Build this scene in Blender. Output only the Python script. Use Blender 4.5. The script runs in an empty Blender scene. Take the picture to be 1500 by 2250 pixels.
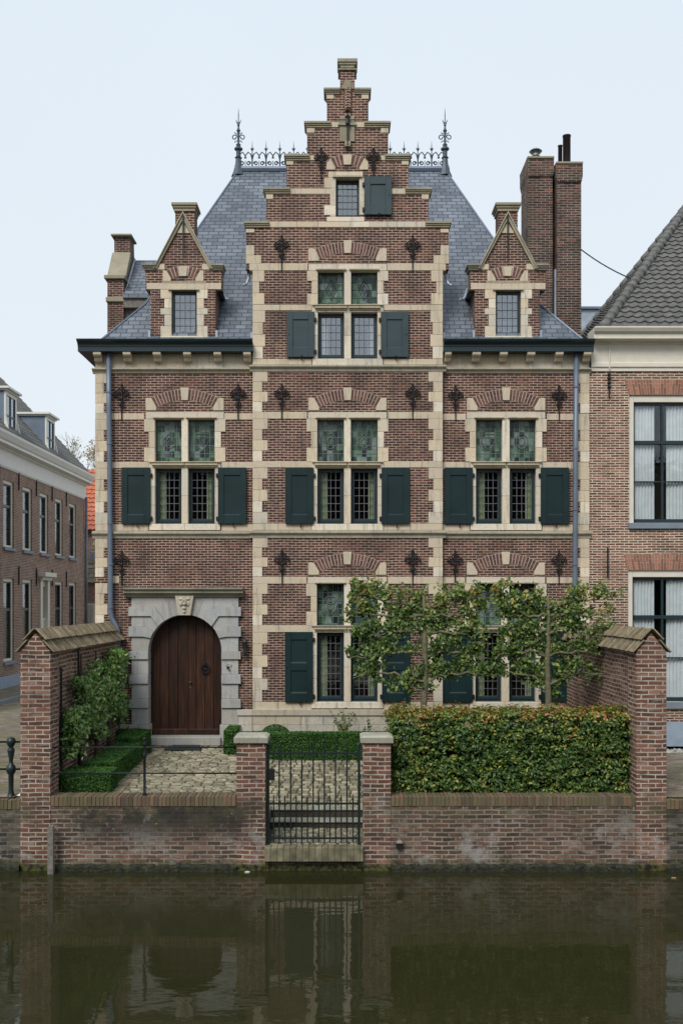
import bpy, math, random
import numpy as np
from mathutils import Vector
R = math.radians
random.seed(7); rng = np.random.default_rng(11)
scene = bpy.context.scene
col = scene.collection

# ---------------------------------------------------------------- camera, world, sun, exposure
F = 2167.; D0 = 21.67; EZ = 3.15; CX = 751.; CY = 1322.      # focal length in photo pixels, distance to the facade, eye height
cam_d = bpy.data.cameras.new('camera'); cam = bpy.data.objects.new('camera', cam_d); col.objects.link(cam)
cam.location = (0, -D0, EZ); cam.rotation_euler = (R(90), 0, 0)
cam_d.sensor_fit = 'VERTICAL'; cam_d.sensor_height = 24; cam_d.lens = 24*F/2250
cam_d.shift_y = (CY-1125)/2250; cam_d.shift_x = -(CX-750)/2250; cam_d.clip_start = .1; cam_d.clip_end = 3000
scene.camera = cam
SUN_EL, SUN_AZ = 46, 205          # azimuth clockwise from +Y: behind the camera, a little to the left
world = bpy.data.worlds.new('World'); scene.world = world; world.use_nodes = True
wn = world.node_tree; wn.nodes.clear()
wo = wn.nodes.new('ShaderNodeOutputWorld'); bg = wn.nodes.new('ShaderNodeBackground')
sky = wn.nodes.new('ShaderNodeTexSky'); sky.sky_type = 'NISHITA'; sky.sun_disc = False
sky.sun_elevation = R(SUN_EL); sky.sun_rotation = R(SUN_AZ); sky.air_density = 1; sky.dust_density = 2
tc = wn.nodes.new('ShaderNodeTexCoord'); sp = wn.nodes.new('ShaderNodeSeparateXYZ')
veil = wn.nodes.new('ShaderNodeValToRGB')                      # thin even cloud cover, paler to the horizon
veil.color_ramp.elements[0].position = 0.0; veil.color_ramp.elements[0].color = (8.6, 9.2, 9.7, 1)
veil.color_ramp.elements[1].position = .6; veil.color_ramp.elements[1].color = (7.8, 8.75, 9.7, 1)
mixc = wn.nodes.new('ShaderNodeMix'); mixc.data_type = 'RGBA'; mixc.inputs[0].default_value = .94
nz = wn.nodes.new('ShaderNodeTexNoise'); nz.inputs['Scale'].default_value = 1.6; nz.inputs['Detail'].default_value = 3
mulc = wn.nodes.new('ShaderNodeMix'); mulc.data_type = 'RGBA'; mulc.blend_type = 'MULTIPLY'; mulc.inputs[0].default_value = 1
mr = wn.nodes.new('ShaderNodeMapRange'); mr.inputs[3].default_value = .95; mr.inputs[4].default_value = 1.04
L = wn.links.new
L(tc.outputs['Generated'], sp.inputs[0]); L(sp.outputs[2], veil.inputs[0]); L(tc.outputs['Generated'], nz.inputs['Vector'])
L(nz.outputs[0], mr.inputs[0]); L(veil.outputs[0], mulc.inputs[6]); L(mr.outputs[0], mulc.inputs[7])
L(sky.outputs[0], mixc.inputs[6]); L(mulc.outputs[2], mixc.inputs[7])
L(mixc.outputs[2], bg.inputs[0]); bg.inputs[1].default_value = .1; L(bg.outputs[0], wo.inputs[0])
sun_d = bpy.data.lights.new('sun', 'SUN'); sun_d.energy = 2.9; sun_d.angle = R(25); sun_d.color = (1, .96, .9)
sun = bpy.data.objects.new('sun', sun_d); col.objects.link(sun)
sd = Vector((math.sin(R(SUN_AZ))*math.cos(R(SUN_EL)), math.cos(R(SUN_AZ))*math.cos(R(SUN_EL)), math.sin(R(SUN_EL))))
sun.rotation_euler = sd.to_track_quat('Z', 'Y').to_euler(); sun.location = (0, -30, 40)
scene.view_settings.view_transform = 'Standard'; scene.view_settings.look = 'None'
scene.view_settings.exposure = 0.0; scene.view_settings.gamma = 1

def PX(px, y=0): return (px-CX)*(D0+y)/F
def PZ(py, y=0): return EZ+(CY-py)*(D0+y)/F

# ---------------------------------------------------------------- mesh helpers
WL = {}
class MB:
    def __init__(s): s.v = []; s.f = []
    def add(s, vs, fs):
        n = len(s.v); s.v += [tuple(v) for v in vs]; s.f += [tuple(n+i for i in f) for f in fs]
    def box(s, x0, x1, y0, y1, z0, z1):
        if x0 > x1: x0, x1 = x1, x0
        if y0 > y1: y0, y1 = y1, y0
        if z0 > z1: z0, z1 = z1, z0
        s.add([(x0,y0,z0),(x1,y0,z0),(x1,y1,z0),(x0,y1,z0),(x0,y0,z1),(x1,y0,z1),(x1,y1,z1),(x0,y1,z1)],
              [(0,3,2,1),(4,5,6,7),(0,1,5,4),(1,2,6,5),(2,3,7,6),(3,0,4,7)])
    def pbox(s, px0, px1, py0, py1, y0, y1, ref=None):      # a box measured on the photograph at the depth of its front face
        r = y0 if ref is None else ref
        s.box(PX(px0, r), PX(px1, r), y0, y1, PZ(py1, r), PZ(py0, r))
    def prism(s, pts, a0, a1, axis='y'):
        n = len(pts)
        def P(p, a): return (p[0], a, p[1]) if axis == 'y' else ((a, p[0], p[1]) if axis == 'x' else (p[0], p[1], a))
        ar = sum(pts[i][0]*pts[(i+1) % n][1]-pts[(i+1) % n][0]*pts[i][1] for i in range(n))
        flip = (ar > 0) == (axis == 'x')
        if axis == 'z': flip = ar > 0
        v = [P(p, a0) for p in pts]+[P(p, a1) for p in pts]
        fs = [tuple(range(n)), tuple(range(2*n-1, n-1, -1))]+[(i, n+i, n+(i+1) % n, (i+1) % n) for i in range(n)]
        if flip: fs = [tuple(reversed(f)) for f in fs]
        s.add(v, fs)
    def tube(s, path, r, n=6, sq=False):
        path = [Vector(p) for p in path]; m = len(path)
        if not hasattr(r, '__len__'): r = [r]*m
        vs = []; up0 = Vector((0.03, 1, 0.02))
        for i, p in enumerate(path):
            t = (path[min(i+1, m-1)]-path[max(i-1, 0)]).normalized()
            u = up0 if abs(t.dot(up0)) < .9 else Vector((0, 0, 1))
            a = t.cross(u).normalized(); b = t.cross(a).normalized()
            for k in range(n):
                th = 2*math.pi*(k+(.5 if sq else 0))/n
                vs.append(p+(a*math.cos(th)+b*math.sin(th))*r[i])
        fs = [(i*n+k, i*n+(k+1) % n, (i+1)*n+(k+1) % n, (i+1)*n+k) for i in range(m-1) for k in range(n)]
        fs += [tuple(range(n-1, -1, -1)), tuple((m-1)*n+k for k in range(n))]
        s.add(vs, fs)
    def lathe(s, prof, cx, cy, n=12):
        vs = [(cx+r*math.cos(2*math.pi*k/n), cy+r*math.sin(2*math.pi*k/n), z) for r, z in prof for k in range(n)]
        m = len(prof)
        fs = [(i*n+k, i*n+(k+1) % n, (i+1)*n+(k+1) % n, (i+1)*n+k) for i in range(m-1) for k in range(n)]
        fs += [tuple(range(n-1, -1, -1)), tuple((m-1)*n+k for k in range(n))]
        s.add(vs, fs)
    def cells(s, xs, zs, solid, a0, a1, axis='y'):          # a slab with openings, only its outer faces
        xs = sorted(set(round(x, 5) for x in xs)); zs = sorted(set(round(z, 5) for z in zs))
        nx, nz = len(xs)-1, len(zs)-1
        S = [[solid((xs[i]+xs[i+1])/2, (zs[j]+zs[j+1])/2) for j in range(nz)] for i in range(nx)]
        def P(u, a, w): return (u, a, w) if axis == 'y' else (a, u, w)
        g = lambda i, j: 0 <= i < nx and 0 <= j < nz and S[i][j]
        for i in range(nx):
            for j in range(nz):
                if not S[i][j]: continue
                x0, x1, z0, z1 = xs[i], xs[i+1], zs[j], zs[j+1]
                q = [((x0,a0,z0),(x1,a0,z0),(x1,a0,z1),(x0,a0,z1)), ((x1,a1,z0),(x0,a1,z0),(x0,a1,z1),(x1,a1,z1))]
                if not g(i-1, j): q.append(((x0,a1,z0),(x0,a0,z0),(x0,a0,z1),(x0,a1,z1)))
                if not g(i+1, j): q.append(((x1,a0,z0),(x1,a1,z0),(x1,a1,z1),(x1,a0,z1)))
                if not g(i, j-1): q.append(((x0,a1,z0),(x1,a1,z0),(x1,a0,z0),(x0,a0,z0)))
                if not g(i, j+1): q.append(((x0,a0,z1),(x1,a0,z1),(x1,a1,z1),(x0,a1,z1)))
                for f in q: s.add([P(*p) for p in f], [(0,1,2,3) if axis == 'y' else (3,2,1,0)])
    def split(s, name, m, parent=None, gap=.02, **kw):      # one object for each group of touching pieces
        n = len(s.v); par = list(range(n))
        def fd(i):
            while par[i] != i: par[i] = par[par[i]]; i = par[i]
            return i
        for f in s.f:
            for q in f[1:]: par[fd(q)] = fd(f[0])
        comp = {}
        for i in range(n): comp.setdefault(fd(i), []).append(i)
        A = np.array(s.v); bb = [(A[c].min(0)-gap/2, A[c].max(0)+gap/2, c) for c in comp.values()]
        k = len(bb); pr = list(range(k))
        def f2(i):
            while pr[i] != i: i = pr[i]
            return i
        for i in range(k):
            for j in range(i+1, k):
                if (bb[i][0] <= bb[j][1]).all() and (bb[j][0] <= bb[i][1]).all(): pr[f2(j)] = f2(i)
        grp = {}
        for i in range(k): grp.setdefault(f2(i), []).extend(bb[i][2])
        out = []
        for ids in grp.values():
            st = {v: t for t, v in enumerate(sorted(ids))}; q = MB(); q.v = [s.v[i] for i in sorted(ids)]
            q.f = [tuple(st[i] for i in f) for f in s.f if f[0] in st]; out.append(q.build(name, m, parent, **kw))
        return out
    def build(s, name, m, parent=None, smooth=False, bevel=0, **kw):
        if not s.v: return None
        a = np.array(s.v, dtype=float)
        if parent is not None and parent in WL: pw = WL[parent]
        else: pw = Vector((0, 0, 0))
        o_ = Vector(((a[:, 0].min()+a[:, 0].max())/2, (a[:, 1].min()+a[:, 1].max())/2, a[:, 2].min()))
        a -= np.array(o_)
        me = bpy.data.meshes.new(name); me.from_pydata([tuple(p) for p in a], [], s.f)
        me.materials.append(m)
        if smooth: me.polygons.foreach_set('use_smooth', [True]*len(me.polygons))
        me.update()
        o = bpy.data.objects.new(name, me); col.objects.link(o)
        o.location = o_-pw; WL[o] = o_
        if parent is not None: o.parent = parent
        if bevel:
            b = o.modifiers.new('bevel', 'BEVEL'); b.width = bevel; b.segments = 1; b.limit_method = 'ANGLE'
        for k, v in kw.items(): o[k] = v
        return o
def empty(name, loc, **kw):
    o = bpy.data.objects.new(name, None); col.objects.link(o); o.location = loc; WL[o] = Vector(loc)
    o.empty_display_size = .2
    for k, v in kw.items(): o[k] = v
    return o
def copy_tree(o, loc=None, parent=None, **kw):
    c = o.copy(); col.objects.link(c)
    if parent is not None: c.parent = parent
    if loc is not None: c.location = loc
    for k, v in kw.items(): c[k] = v
    for ch in list(o.children): copy_tree(ch, None, c)
    return c

# ---------------------------------------------------------------- materials
def newmat(name):
    m = bpy.data.materials.new(name); m.use_nodes = True
    nt = m.node_tree; return m, nt, nt.nodes['Principled BSDF']
class G:
    def __init__(s, nt): s.nt = nt
    def n(s, t, **props):
        x = s.nt.nodes.new(t)
        for k, v in props.items(): setattr(x, k, v)
        return x
    def set(s, inp, v):
        if hasattr(v, 'bl_rna') and hasattr(v, 'is_output'): s.nt.links.new(v, inp)
        else: inp.default_value = v
    def pos(s): return s.n('ShaderNodeNewGeometry').outputs['Position']
    def noise(s, scale, detail=3, vec=None, rough=.5, dist=0):
        x = s.n('ShaderNodeTexNoise'); x.inputs['Scale'].default_value = scale; x.inputs['Detail'].default_value = detail
        x.inputs['Roughness'].default_value = rough; x.inputs['Distortion'].default_value = dist
        s.set(x.inputs['Vector'], vec if vec is not None else s.pos()); return x.outputs[0]
    def math(s, op, a, b=0., c=None):
        x = s.n('ShaderNodeMath', operation=op); s.set(x.inputs[0], a); s.set(x.inputs[1], b)
        if c is not None: s.set(x.inputs[2], c)
        return x.outputs[0]
    def rng(s, v, a, b, c=0., d=1.):
        x = s.n('ShaderNodeMapRange'); s.set(x.inputs[0], v)
        for i, q in enumerate((a, b, c, d)): x.inputs[i+1].default_value = q
        return x.outputs[0]
    def mix(s, f, a, b, mode='MIX'):
        x = s.n('ShaderNodeMix', data_type='RGBA', blend_type=mode)
        s.set(x.inputs[0], f)
        s.set(x.inputs[6], a if not isinstance(a, tuple) else (*a[:3], 1)); s.set(x.inputs[7], b if not isinstance(b, tuple) else (*b[:3], 1))
        return x.outputs[2]
    def ramp(s, v, stops, interp='LINEAR'):
        x = s.n('ShaderNodeValToRGB'); cr = x.color_ramp; cr.interpolation = interp
        while len(cr.elements) < len(stops): cr.elements.new(.5)
        for e, (p, c) in zip(cr.elements, stops): e.position = p; e.color = (*c[:3], 1)
        s.set(x.inputs[0], v); return x.outputs[0]
    def sep(s, v):
        x = s.n('ShaderNodeSeparateXYZ'); s.set(x.inputs[0], v); return x.outputs
    def comb(s, a, b, c=0.):
        x = s.n('ShaderNodeCombineXYZ'); s.set(x.inputs[0], a); s.set(x.inputs[1], b); s.set(x.inputs[2], c); return x.outputs[0]
    def bump(s, h, strength=.3, dist=.01, normal=None):
        x = s.n('ShaderNodeBump'); x.inputs['Strength'].default_value = strength; x.inputs['Distance'].default_value = dist
        s.set(x.inputs['Height'], h)
        if normal is not None: s.set(x.inputs['Normal'], normal)
        return x.outputs[0]
    def wallvec(s, warp=.006):                      # along the wall, up the wall
        p = s.pos()
        nzv = s.n('ShaderNodeTexNoise'); nzv.inputs['Scale'].default_value = 2.3; nzv.inputs['Detail'].default_value = 2
        s.set(nzv.inputs['Vector'], p)
        sub = s.n('ShaderNodeVectorMath', operation='SUBTRACT'); s.set(sub.inputs[0], nzv.outputs[1]); sub.inputs[1].default_value = (.5, .5, .5)
        sc = s.n('ShaderNodeVectorMath', operation='SCALE'); s.set(sc.inputs[0], sub.outputs[0]); sc.inputs['Scale'].default_value = warp*4
        ad = s.n('ShaderNodeVectorMath', operation='ADD'); s.set(ad.inputs[0], p); s.set(ad.inputs[1], sc.outputs[0])
        q = s.sep(ad.outputs[0]); nn = s.sep(s.n('ShaderNodeNewGeometry').outputs['True Normal'])
        side = s.math('GREATER_THAN', s.math('ABSOLUTE', nn[0]), s.math('ABSOLUTE', nn[1]))
        u = s.math('ADD', s.math('MULTIPLY', q[0], s.math('SUBTRACT', 1., side)), s.math('MULTIPLY', q[1], side))
        return s.comb(u, q[2])
def plain(name, c, rough=.6, metal=0, var=0., vscale=4, bump=0, bscale=40, spec=.5, island=0.):
    m, nt, b = newmat(name); g = G(nt); cc = (*c, 1)
    b.inputs['Roughness'].default_value = rough; b.inputs['Metallic'].default_value = metal
    b.inputs['Specular IOR Level'].default_value = spec
    if var or island:
        f = g.rng(g.noise(vscale, 5), .3, .7, 1-var, 1+var)
        if island:
            r = g.n('ShaderNodeNewGeometry').outputs['Random Per Island']
            f = g.math('MULTIPLY', f, g.rng(r, 0, 1, 1-island, 1+island))
        cc = g.mix(1., cc, g.comb(f, f, f), 'MULTIPLY')
        g.set(b.inputs['Base Color'], cc)
    else: b.inputs['Base Color'].default_value = cc
    if bump: g.set(b.inputs['Normal'], g.bump(g.noise(bscale, 4), bump, .01))
    return m
def brickmat(name, stops, mortar, bw=.215, bh=.0555, ms=.007, tone=.25, dirt=None, flat=False, bstr=.5, mvar=.25, warp=.006):
    m, nt, b = newmat(name); g = G(nt)
    if flat:
        q = g.sep(g.pos()); vec = g.comb(q[0], q[1])
    else: vec = g.wallvec(warp)
    t = g.n('ShaderNodeTexBrick'); g.set(t.inputs['Vector'], vec); t.offset = .5; t.squash = 1
    for k, v in (('Scale', 1), ('Mortar Size', ms), ('Mortar Smooth', .15), ('Bias', 0), ('Brick Width', bw), ('Row Height', bh)): t.inputs[k].default_value = v
    t.inputs['Color1'].default_value = (0, 0, 0, 1); t.inputs['Color2'].default_value = (1, 1, 1, 1); t.inputs['Mortar'].default_value = (.5, .5, .5, 1)
    c = g.ramp(t.outputs[0], stops)
    f = g.rng(g.noise(.9, 5, rough=.6), .3, .7, 1-tone, 1+tone); c = g.mix(1., c, g.comb(f, f, f), 'MULTIPLY')
    fine = g.rng(g.noise(60, 3), .3, .7, .75, 1.25); c = g.mix(1., c, g.comb(fine, fine, fine), 'MULTIPLY')
    mf = g.rng(g.noise(1.7, 4), .35, .65, 1-mvar, 1+mvar); mo = g.mix(1., mortar, g.comb(mf, mf, mf), 'MULTIPLY')
    c = g.mix(t.outputs[1], c, mo)
    if dirt: c = dirt(g, c)
    g.set(b.inputs['Base Color'], c); b.inputs['Roughness'].default_value = .88; b.inputs['Specular IOR Level'].default_value = .3
    h = g.math('ADD', g.math('SUBTRACT', 1., t.outputs[1]), g.math('MULTIPLY', g.noise(45, 4), .5))
    g.set(b.inputs['Normal'], g.bump(h, bstr, .008))
    return m
def wall_dirt(g, c):
    p = g.pos(); z = g.sep(p)[2]; x = g.sep(p)[0]
    q = g.comb(g.math('MULTIPLY', x, 5.), g.sep(p)[1], g.math('MULTIPLY', z, 13.5)); cell = g.noise(1., 2, vec=q)      # brick sized variety
    c = g.mix(g.rng(cell, .58, .7, 0, .45), c, (.30, .27, .23)); c = g.mix(g.rng(cell, .42, .3, 0, .55), c, (.045, .035, .03))
    pale = g.rng(g.math('ADD', g.noise(1.1, 8, rough=.75), g.math('MULTIPLY', cell, .12)), .60, .70, 0, .7)
    low = g.rng(z, -.6, .1, 1, .08); c = g.mix(g.math('MULTIPLY', pale, low), c, (.30, .29, .27))
    c = g.mix(g.rng(g.noise(2.4, 7, rough=.75), .55, .68, 0, .45), c, (.15, .085, .045))
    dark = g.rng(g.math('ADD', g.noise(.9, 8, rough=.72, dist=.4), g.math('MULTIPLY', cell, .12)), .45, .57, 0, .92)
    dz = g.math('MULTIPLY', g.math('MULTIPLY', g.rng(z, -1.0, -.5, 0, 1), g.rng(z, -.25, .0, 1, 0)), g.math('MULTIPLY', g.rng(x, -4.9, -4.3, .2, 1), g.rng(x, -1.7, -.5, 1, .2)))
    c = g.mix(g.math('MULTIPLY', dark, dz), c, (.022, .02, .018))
    gr = g.math('MULTIPLY', g.rng(g.noise(3, 6, rough=.7), .42, .6, 0, .6), g.math('MULTIPLY', g.rng(z, -.75, -.25, 0, 1), g.rng(z, -.1, .05, 1, 0)))
    c = g.mix(gr, c, (.085, .08, .04))
    spk = g.rng(g.noise(26, 3), .68, .74, 0, .6); c = g.mix(g.math('MULTIPLY', spk, low), c, (.42, .4, .37))
    alg = g.rng(g.math('ADD', z, g.math('MULTIPLY', g.noise(5, 5, rough=.7), .3)), -1.08, -.94, 1, 0)
    c = g.mix(alg, c, g.mix(g.rng(g.noise(14, 4), .4, .6), (.012, .012, .008), (.07, .075, .02)))
    return c
def house_dirt(g, c):
    p = g.pos(); q = g.sep(p)
    red = g.rng(g.noise(1.7, 7, rough=.72), .54, .70, 0, .4); c = g.mix(red, c, (.20, .082, .052))
    soot = g.rng(g.noise(.8, 8, rough=.72), .52, .68, 0, .5); c = g.mix(soot, c, (.035, .028, .026))
    st = g.noise(1, 5, vec=g.comb(g.math('MULTIPLY', q[0], 5.), q[1], g.math('MULTIPLY', q[2], .7)), rough=.65)
    c = g.mix(g.rng(st, .54, .7, 0, .55), c, (.05, .042, .038))
    bl = g.rng(g.noise(3.2, 7, rough=.75), .62, .74, 0, .35); c = g.mix(bl, c, (.34, .29, .25))
    return c
M = {}
B3 = [(0, (.036, .0165, .0145)), (.3, (.057, .0235, .0185)), (.6, (.079, .031, .023)), (.88, (.104, .041, .029)), (1, (.15, .062, .042))]
M['brick'] = brickmat('facade_brick', B3, (.38, .295, .235), bw=.168, ms=.0074, mvar=.35, tone=.3, dirt=house_dirt)
B4 = [(0, (.07, .034, .024)), (.35, (.135, .062, .041)), (.7, (.185, .088, .057)), (1, (.25, .13, .09))]
M['brick_n'] = brickmat('orange_brown_brick', B4, (.52, .44, .35), ms=.0095, bw=.2)
M['brick_l'] = brickmat('brown_brick', [(0, (.10, .055, .04)), (.5, (.18, .088, .06)), (1, (.25, .13, .09))], (.46, .39, .32), ms=.009, bh=.06, mvar=.15)
BP = [(0, (.06, .036, .03)), (.25, (.105, .05, .037)), (.5, (.145, .064, .045)), (.75, (.18, .08, .054)), (1, (.23, .125, .09))]
M['brick_p'] = brickmat('garden_wall_brick', BP, (.36, .31, .25), bw=.235, bh=.0735, ms=.0105, bstr=1, warp=.011, tone=.35, dirt=wall_dirt)
BW = [(0, (.055, .038, .031)), (.3, (.09, .052, .04)), (.6, (.125, .066, .048)), (.85, (.155, .08, .056)), (1, (.19, .13, .1))]
M['brick_w'] = brickmat('canal_wall_brick', BW, (.24, .215, .17), bw=.235, bh=.0735, ms=.0115, bstr=1, warp=.013, tone=.35, dirt=wall_dirt)
M['brick_d'] = brickmat('dark_quay_brick', [(0, (.03, .028, .024)), (.5, (.07, .06, .05)), (1, (.12, .1, .08))], (.14, .13, .1), bw=.235, bh=.0735, ms=.01, bstr=1, warp=.014, dirt=wall_dirt)
M['brick_c'] = brickmat('chimney_brick', [(0, (.028, .022, .02)), (.4, (.062, .035, .029)), (.75, (.09, .043, .034)), (.93, (.125, .055, .04)), (1, (.24, .08, .045))], (.24, .2, .165), ms=.0095, bh=.062, tone=.4, bstr=1, dirt=lambda g, c: g.mix(g.rng(g.noise(1.6, 8, rough=.75), .52, .66, 0, .7), c, (.035, .033, .03)))
M['arch'] = plain('arch_brick', (.105, .046, .035), .85, var=.25, vscale=25, island=.45)
M['arch_n'] = plain('soldier_brick', (.27, .12, .078), .85, var=.2, vscale=25, island=.35)
M['mortar'] = plain('pale_mortar', (.4, .33, .27), .95, var=.15)
def stonemat(name, c, c2, island=.1, rough=.8):
    m, nt, b = newmat(name); g = G(nt)
    f = g.rng(g.noise(2.2, 6, rough=.65), .35, .68); cc = g.mix(f, c, c2)
    r = g.n('ShaderNodeNewGeometry').outputs['Random Per Island']
    w = g.mix(g.rng(r, .55, 1, 0, .5), cc, tuple(x*y for x, y in zip(c, (1.0, .88, .7))))
    v = g.math('MULTIPLY', g.rng(g.math('FRACT', g.math('MULTIPLY', r, 17.3)), 0, 1, 1-island, 1+island), g.rng(g.noise(38, 4), .3, .7, .9, 1.1))
    w = g.mix(1., w, g.comb(v, v, v), 'MULTIPLY')
    st = g.rng(g.noise(6, 6, vec=None, rough=.7), .56, .74, 0, .45); w = g.mix(st, w, tuple(x*.5 for x in c))
    q = g.sep(g.pos()); sk = g.noise(1, 6, vec=g.comb(g.math('MULTIPLY', q[0], 11.), g.math('MULTIPLY', q[1], 11.), g.math('MULTIPLY', q[2], 1.3)), rough=.7)
    w = g.mix(g.rng(sk, .52, .70, 0, .6), w, (.17, .16, .135))
    w = g.mix(g.rng(g.math('FRACT', g.math('MULTIPLY', r, 7.7)), .7, 1., 0, .45), w, (.42, .405, .37))
    g.set(b.inputs['Base Color'], w); b.inputs['Roughness'].default_value = rough; b.inputs['Specular IOR Level'].default_value = .3
    g.set(b.inputs['Normal'], g.bump(g.noise(30, 5), .25, .01)); return m
M['stone'] = stonemat('cream_sandstone', (.63, .55, .43), (.53, .49, .41), .16)
M['stone_w'] = stonemat('weathered_sandstone', (.34, .32, .24), (.2, .195, .145), .15)
M['stone_s'] = stonemat('string_course_stone', (.5, .45, .34), (.33, .31, .25), .12)
M['stone_g'] = stonemat('grey_bluestone', (.32, .33, .34), (.4, .385, .35), .1)
M['stone_p'] = stonemat('pale_plinth_stone', (.5, .46, .38), (.38, .36, .31), .12)
M['coping'] = stonemat('coping_stone', (.33, .33, .29), (.2, .21, .15), .12)
def slate():
    m, nt, b = newmat('blue_grey_slate'); g = G(nt); vec = g.wallvec(.003)
    t = g.n('ShaderNodeTexBrick'); g.set(t.inputs['Vector'], vec); t.offset = .5
    for k, v in (('Scale', 1), ('Mortar Size', .011), ('Mortar Smooth', .25), ('Bias', 0), ('Brick Width', .25), ('Row Height', .115)): t.inputs[k].default_value = v
    t.inputs['Color1'].default_value = (0, 0, 0, 1); t.inputs['Color2'].default_value = (1, 1, 1, 1)
    c = g.ramp(t.outputs[0], [(0, (.085, .102, .128)), (.5, (.115, .137, .17)), (1, (.15, .172, .205))])
    f = g.rng(g.noise(1.2, 5), .3, .7, .8, 1.2); c = g.mix(1., c, g.comb(f, f, f), 'MULTIPLY')
    c = g.mix(t.outputs[1], c, (.022, .028, .038))
    g.set(b.inputs['Base Color'], c); g.set(b.inputs['Roughness'], g.rng(t.outputs[0], 0, 1, .42, .6))
    v = g.sep(vec)[1]; saw = g.math('SUBTRACT', 1., g.math('FRACT', g.math('DIVIDE', v, .115)))
    h = g.math('ADD', saw, g.math('MULTIPLY', g.math('SUBTRACT', 1., t.outputs[1]), .6))
    g.set(b.inputs['Normal'], g.bump(g.math('ADD', h, g.math('MULTIPLY', g.noise(25, 3), .3)), .5, .012)); return m
M['slate'] = slate()
M['pan'] = plain('grey_pantile', (.10, .098, .092), .6, var=.35, vscale=7, bump=.5, island=.1)
M['panred'] = plain('orange_red_pantile', (.42, .13, .07), .7, var=.25, vscale=6, bump=.3)
M['ledge'] = plain('mossy_ledge_brick', (.135, .122, .075), .9, var=.45, vscale=6, bump=.6, island=.25)
M['captile'] = plain('mossy_brown_tile', (.21, .17, .105), .85, var=.4, vscale=9, bump=.6, island=.35)
M['teal'] = plain('dark_green_paint', (.0055, .020, .022), .5, var=.3, vscale=1.7, spec=.3)
M['greyteal'] = plain('grey_green_paint', (.028, .050, .057), .5, var=.12, vscale=3, spec=.35)
M['gutter'] = plain('green_black_gutter_paint', (.009, .026, .033), .3, var=.1)
M['frame'] = plain('dark_frame_paint', (.012, .028, .034), .4)
M['lead'] = plain('lead_came', (.17, .17, .2), .5, metal=.3)
M['leadd'] = plain('dark_lead_came', (.05, .06, .075), .5, metal=.3)
M['zinc'] = plain('blue_grey_zinc', (.135, .17, .225), .5, metal=.35, var=.15, vscale=2)
M['zincl'] = plain('pale_lead_flashing', (.3, .34, .4), .5, metal=.3, var=.2)
M['iron'] = plain('black_iron', (.012, .013, .016), .5, metal=.3, bump=.3)
M['irong'] = plain('green_black_iron', (.012, .024, .025), .42, metal=.2)
M['crest'] = plain('blue_grey_ironwork', (.06, .08, .1), .5, metal=.3)
M['cream'] = plain('cream_paint', (.62, .58, .49), .5, var=.06)
M['white'] = plain('white_paint', (.66, .65, .6), .5, var=.05)
M['blue'] = plain('blue_grey_plaster', (.25, .31, .38), .8, var=.12)
M['sillb'] = plain('bluestone_sill', (.17, .2, .24), .6, var=.1)
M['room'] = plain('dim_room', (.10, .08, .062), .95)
M['cg'] = plain('pale_green_curtain', (.27, .32, .2), .9, var=.15, vscale=6)
M['cw'] = plain('white_net_curtain', (.62, .65, .68), .9, var=.08, vscale=6)
M['mat'] = plain('black_rubber_mat', (.025, .03, .035), .85)
M['pipe_br'] = plain('brown_flue_pipe', (.06, .042, .046), .5, metal=.2)
M['steel'] = plain('dull_steel', (.25, .26, .27), .4, metal=.8)
M['woodgrey'] = plain('weathered_timber', (.16, .145, .125), .9, var=.35, vscale=14, bump=.6)
M['bark'] = plain('grey_green_bark', (.12, .11, .065), .9, var=.3, vscale=14, bump=.6)
M['barkd'] = plain('dark_brown_bark', (.05, .04, .028), .9, var=.3, vscale=14)
M['soil'] = plain('garden_soil', (.035, .028, .018), .95, var=.4, vscale=6, bump=.8)
M['joint'] = plain('mossy_joint_sand', (.045, .043, .022), .95, var=.4, vscale=8, bump=.6)
M['cobble'] = plain('pale_cobble', (.235, .212, .145), .8, var=.35, vscale=11, bump=.7, island=.45)
M['gravel'] = plain('pale_gravel', (.3, .29, .27), .8, var=.2, vscale=20, island=.4)
M['black'] = plain('dark_hole', (.004, .004, .004), .9)
M['lampglass'] = plain('dark_lamp_glass', (.03, .03, .035), .15)
def doorwood():
    m, nt, b = newmat('red_brown_oiled_wood'); g = G(nt); p = g.pos(); q = g.sep(p)
    v = g.comb(g.math('MULTIPLY', q[0], 26), g.math('MULTIPLY', q[1], 26), g.math('MULTIPLY', q[2], 1.6))
    f = g.noise(1, 5, vec=v, rough=.6)
    c = g.ramp(f, [(.3, (.012, .005, .003)), (.52, (.030, .0115, .006)), (.75, (.062, .026, .012))])
    r = g.n('ShaderNodeNewGeometry').outputs['Random Per Island']; k = g.rng(r, 0, 1, .7, 1.35)
    c = g.mix(1., c, g.comb(k, k, k), 'MULTIPLY')
    g.set(b.inputs['Base Color'], c); b.inputs['Roughness'].default_value = .5; b.inputs['Specular IOR Level'].default_value = .3
    g.set(b.inputs['Normal'], g.bump(f, .2, .005)); return m
M['door'] = doorwood()
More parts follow.
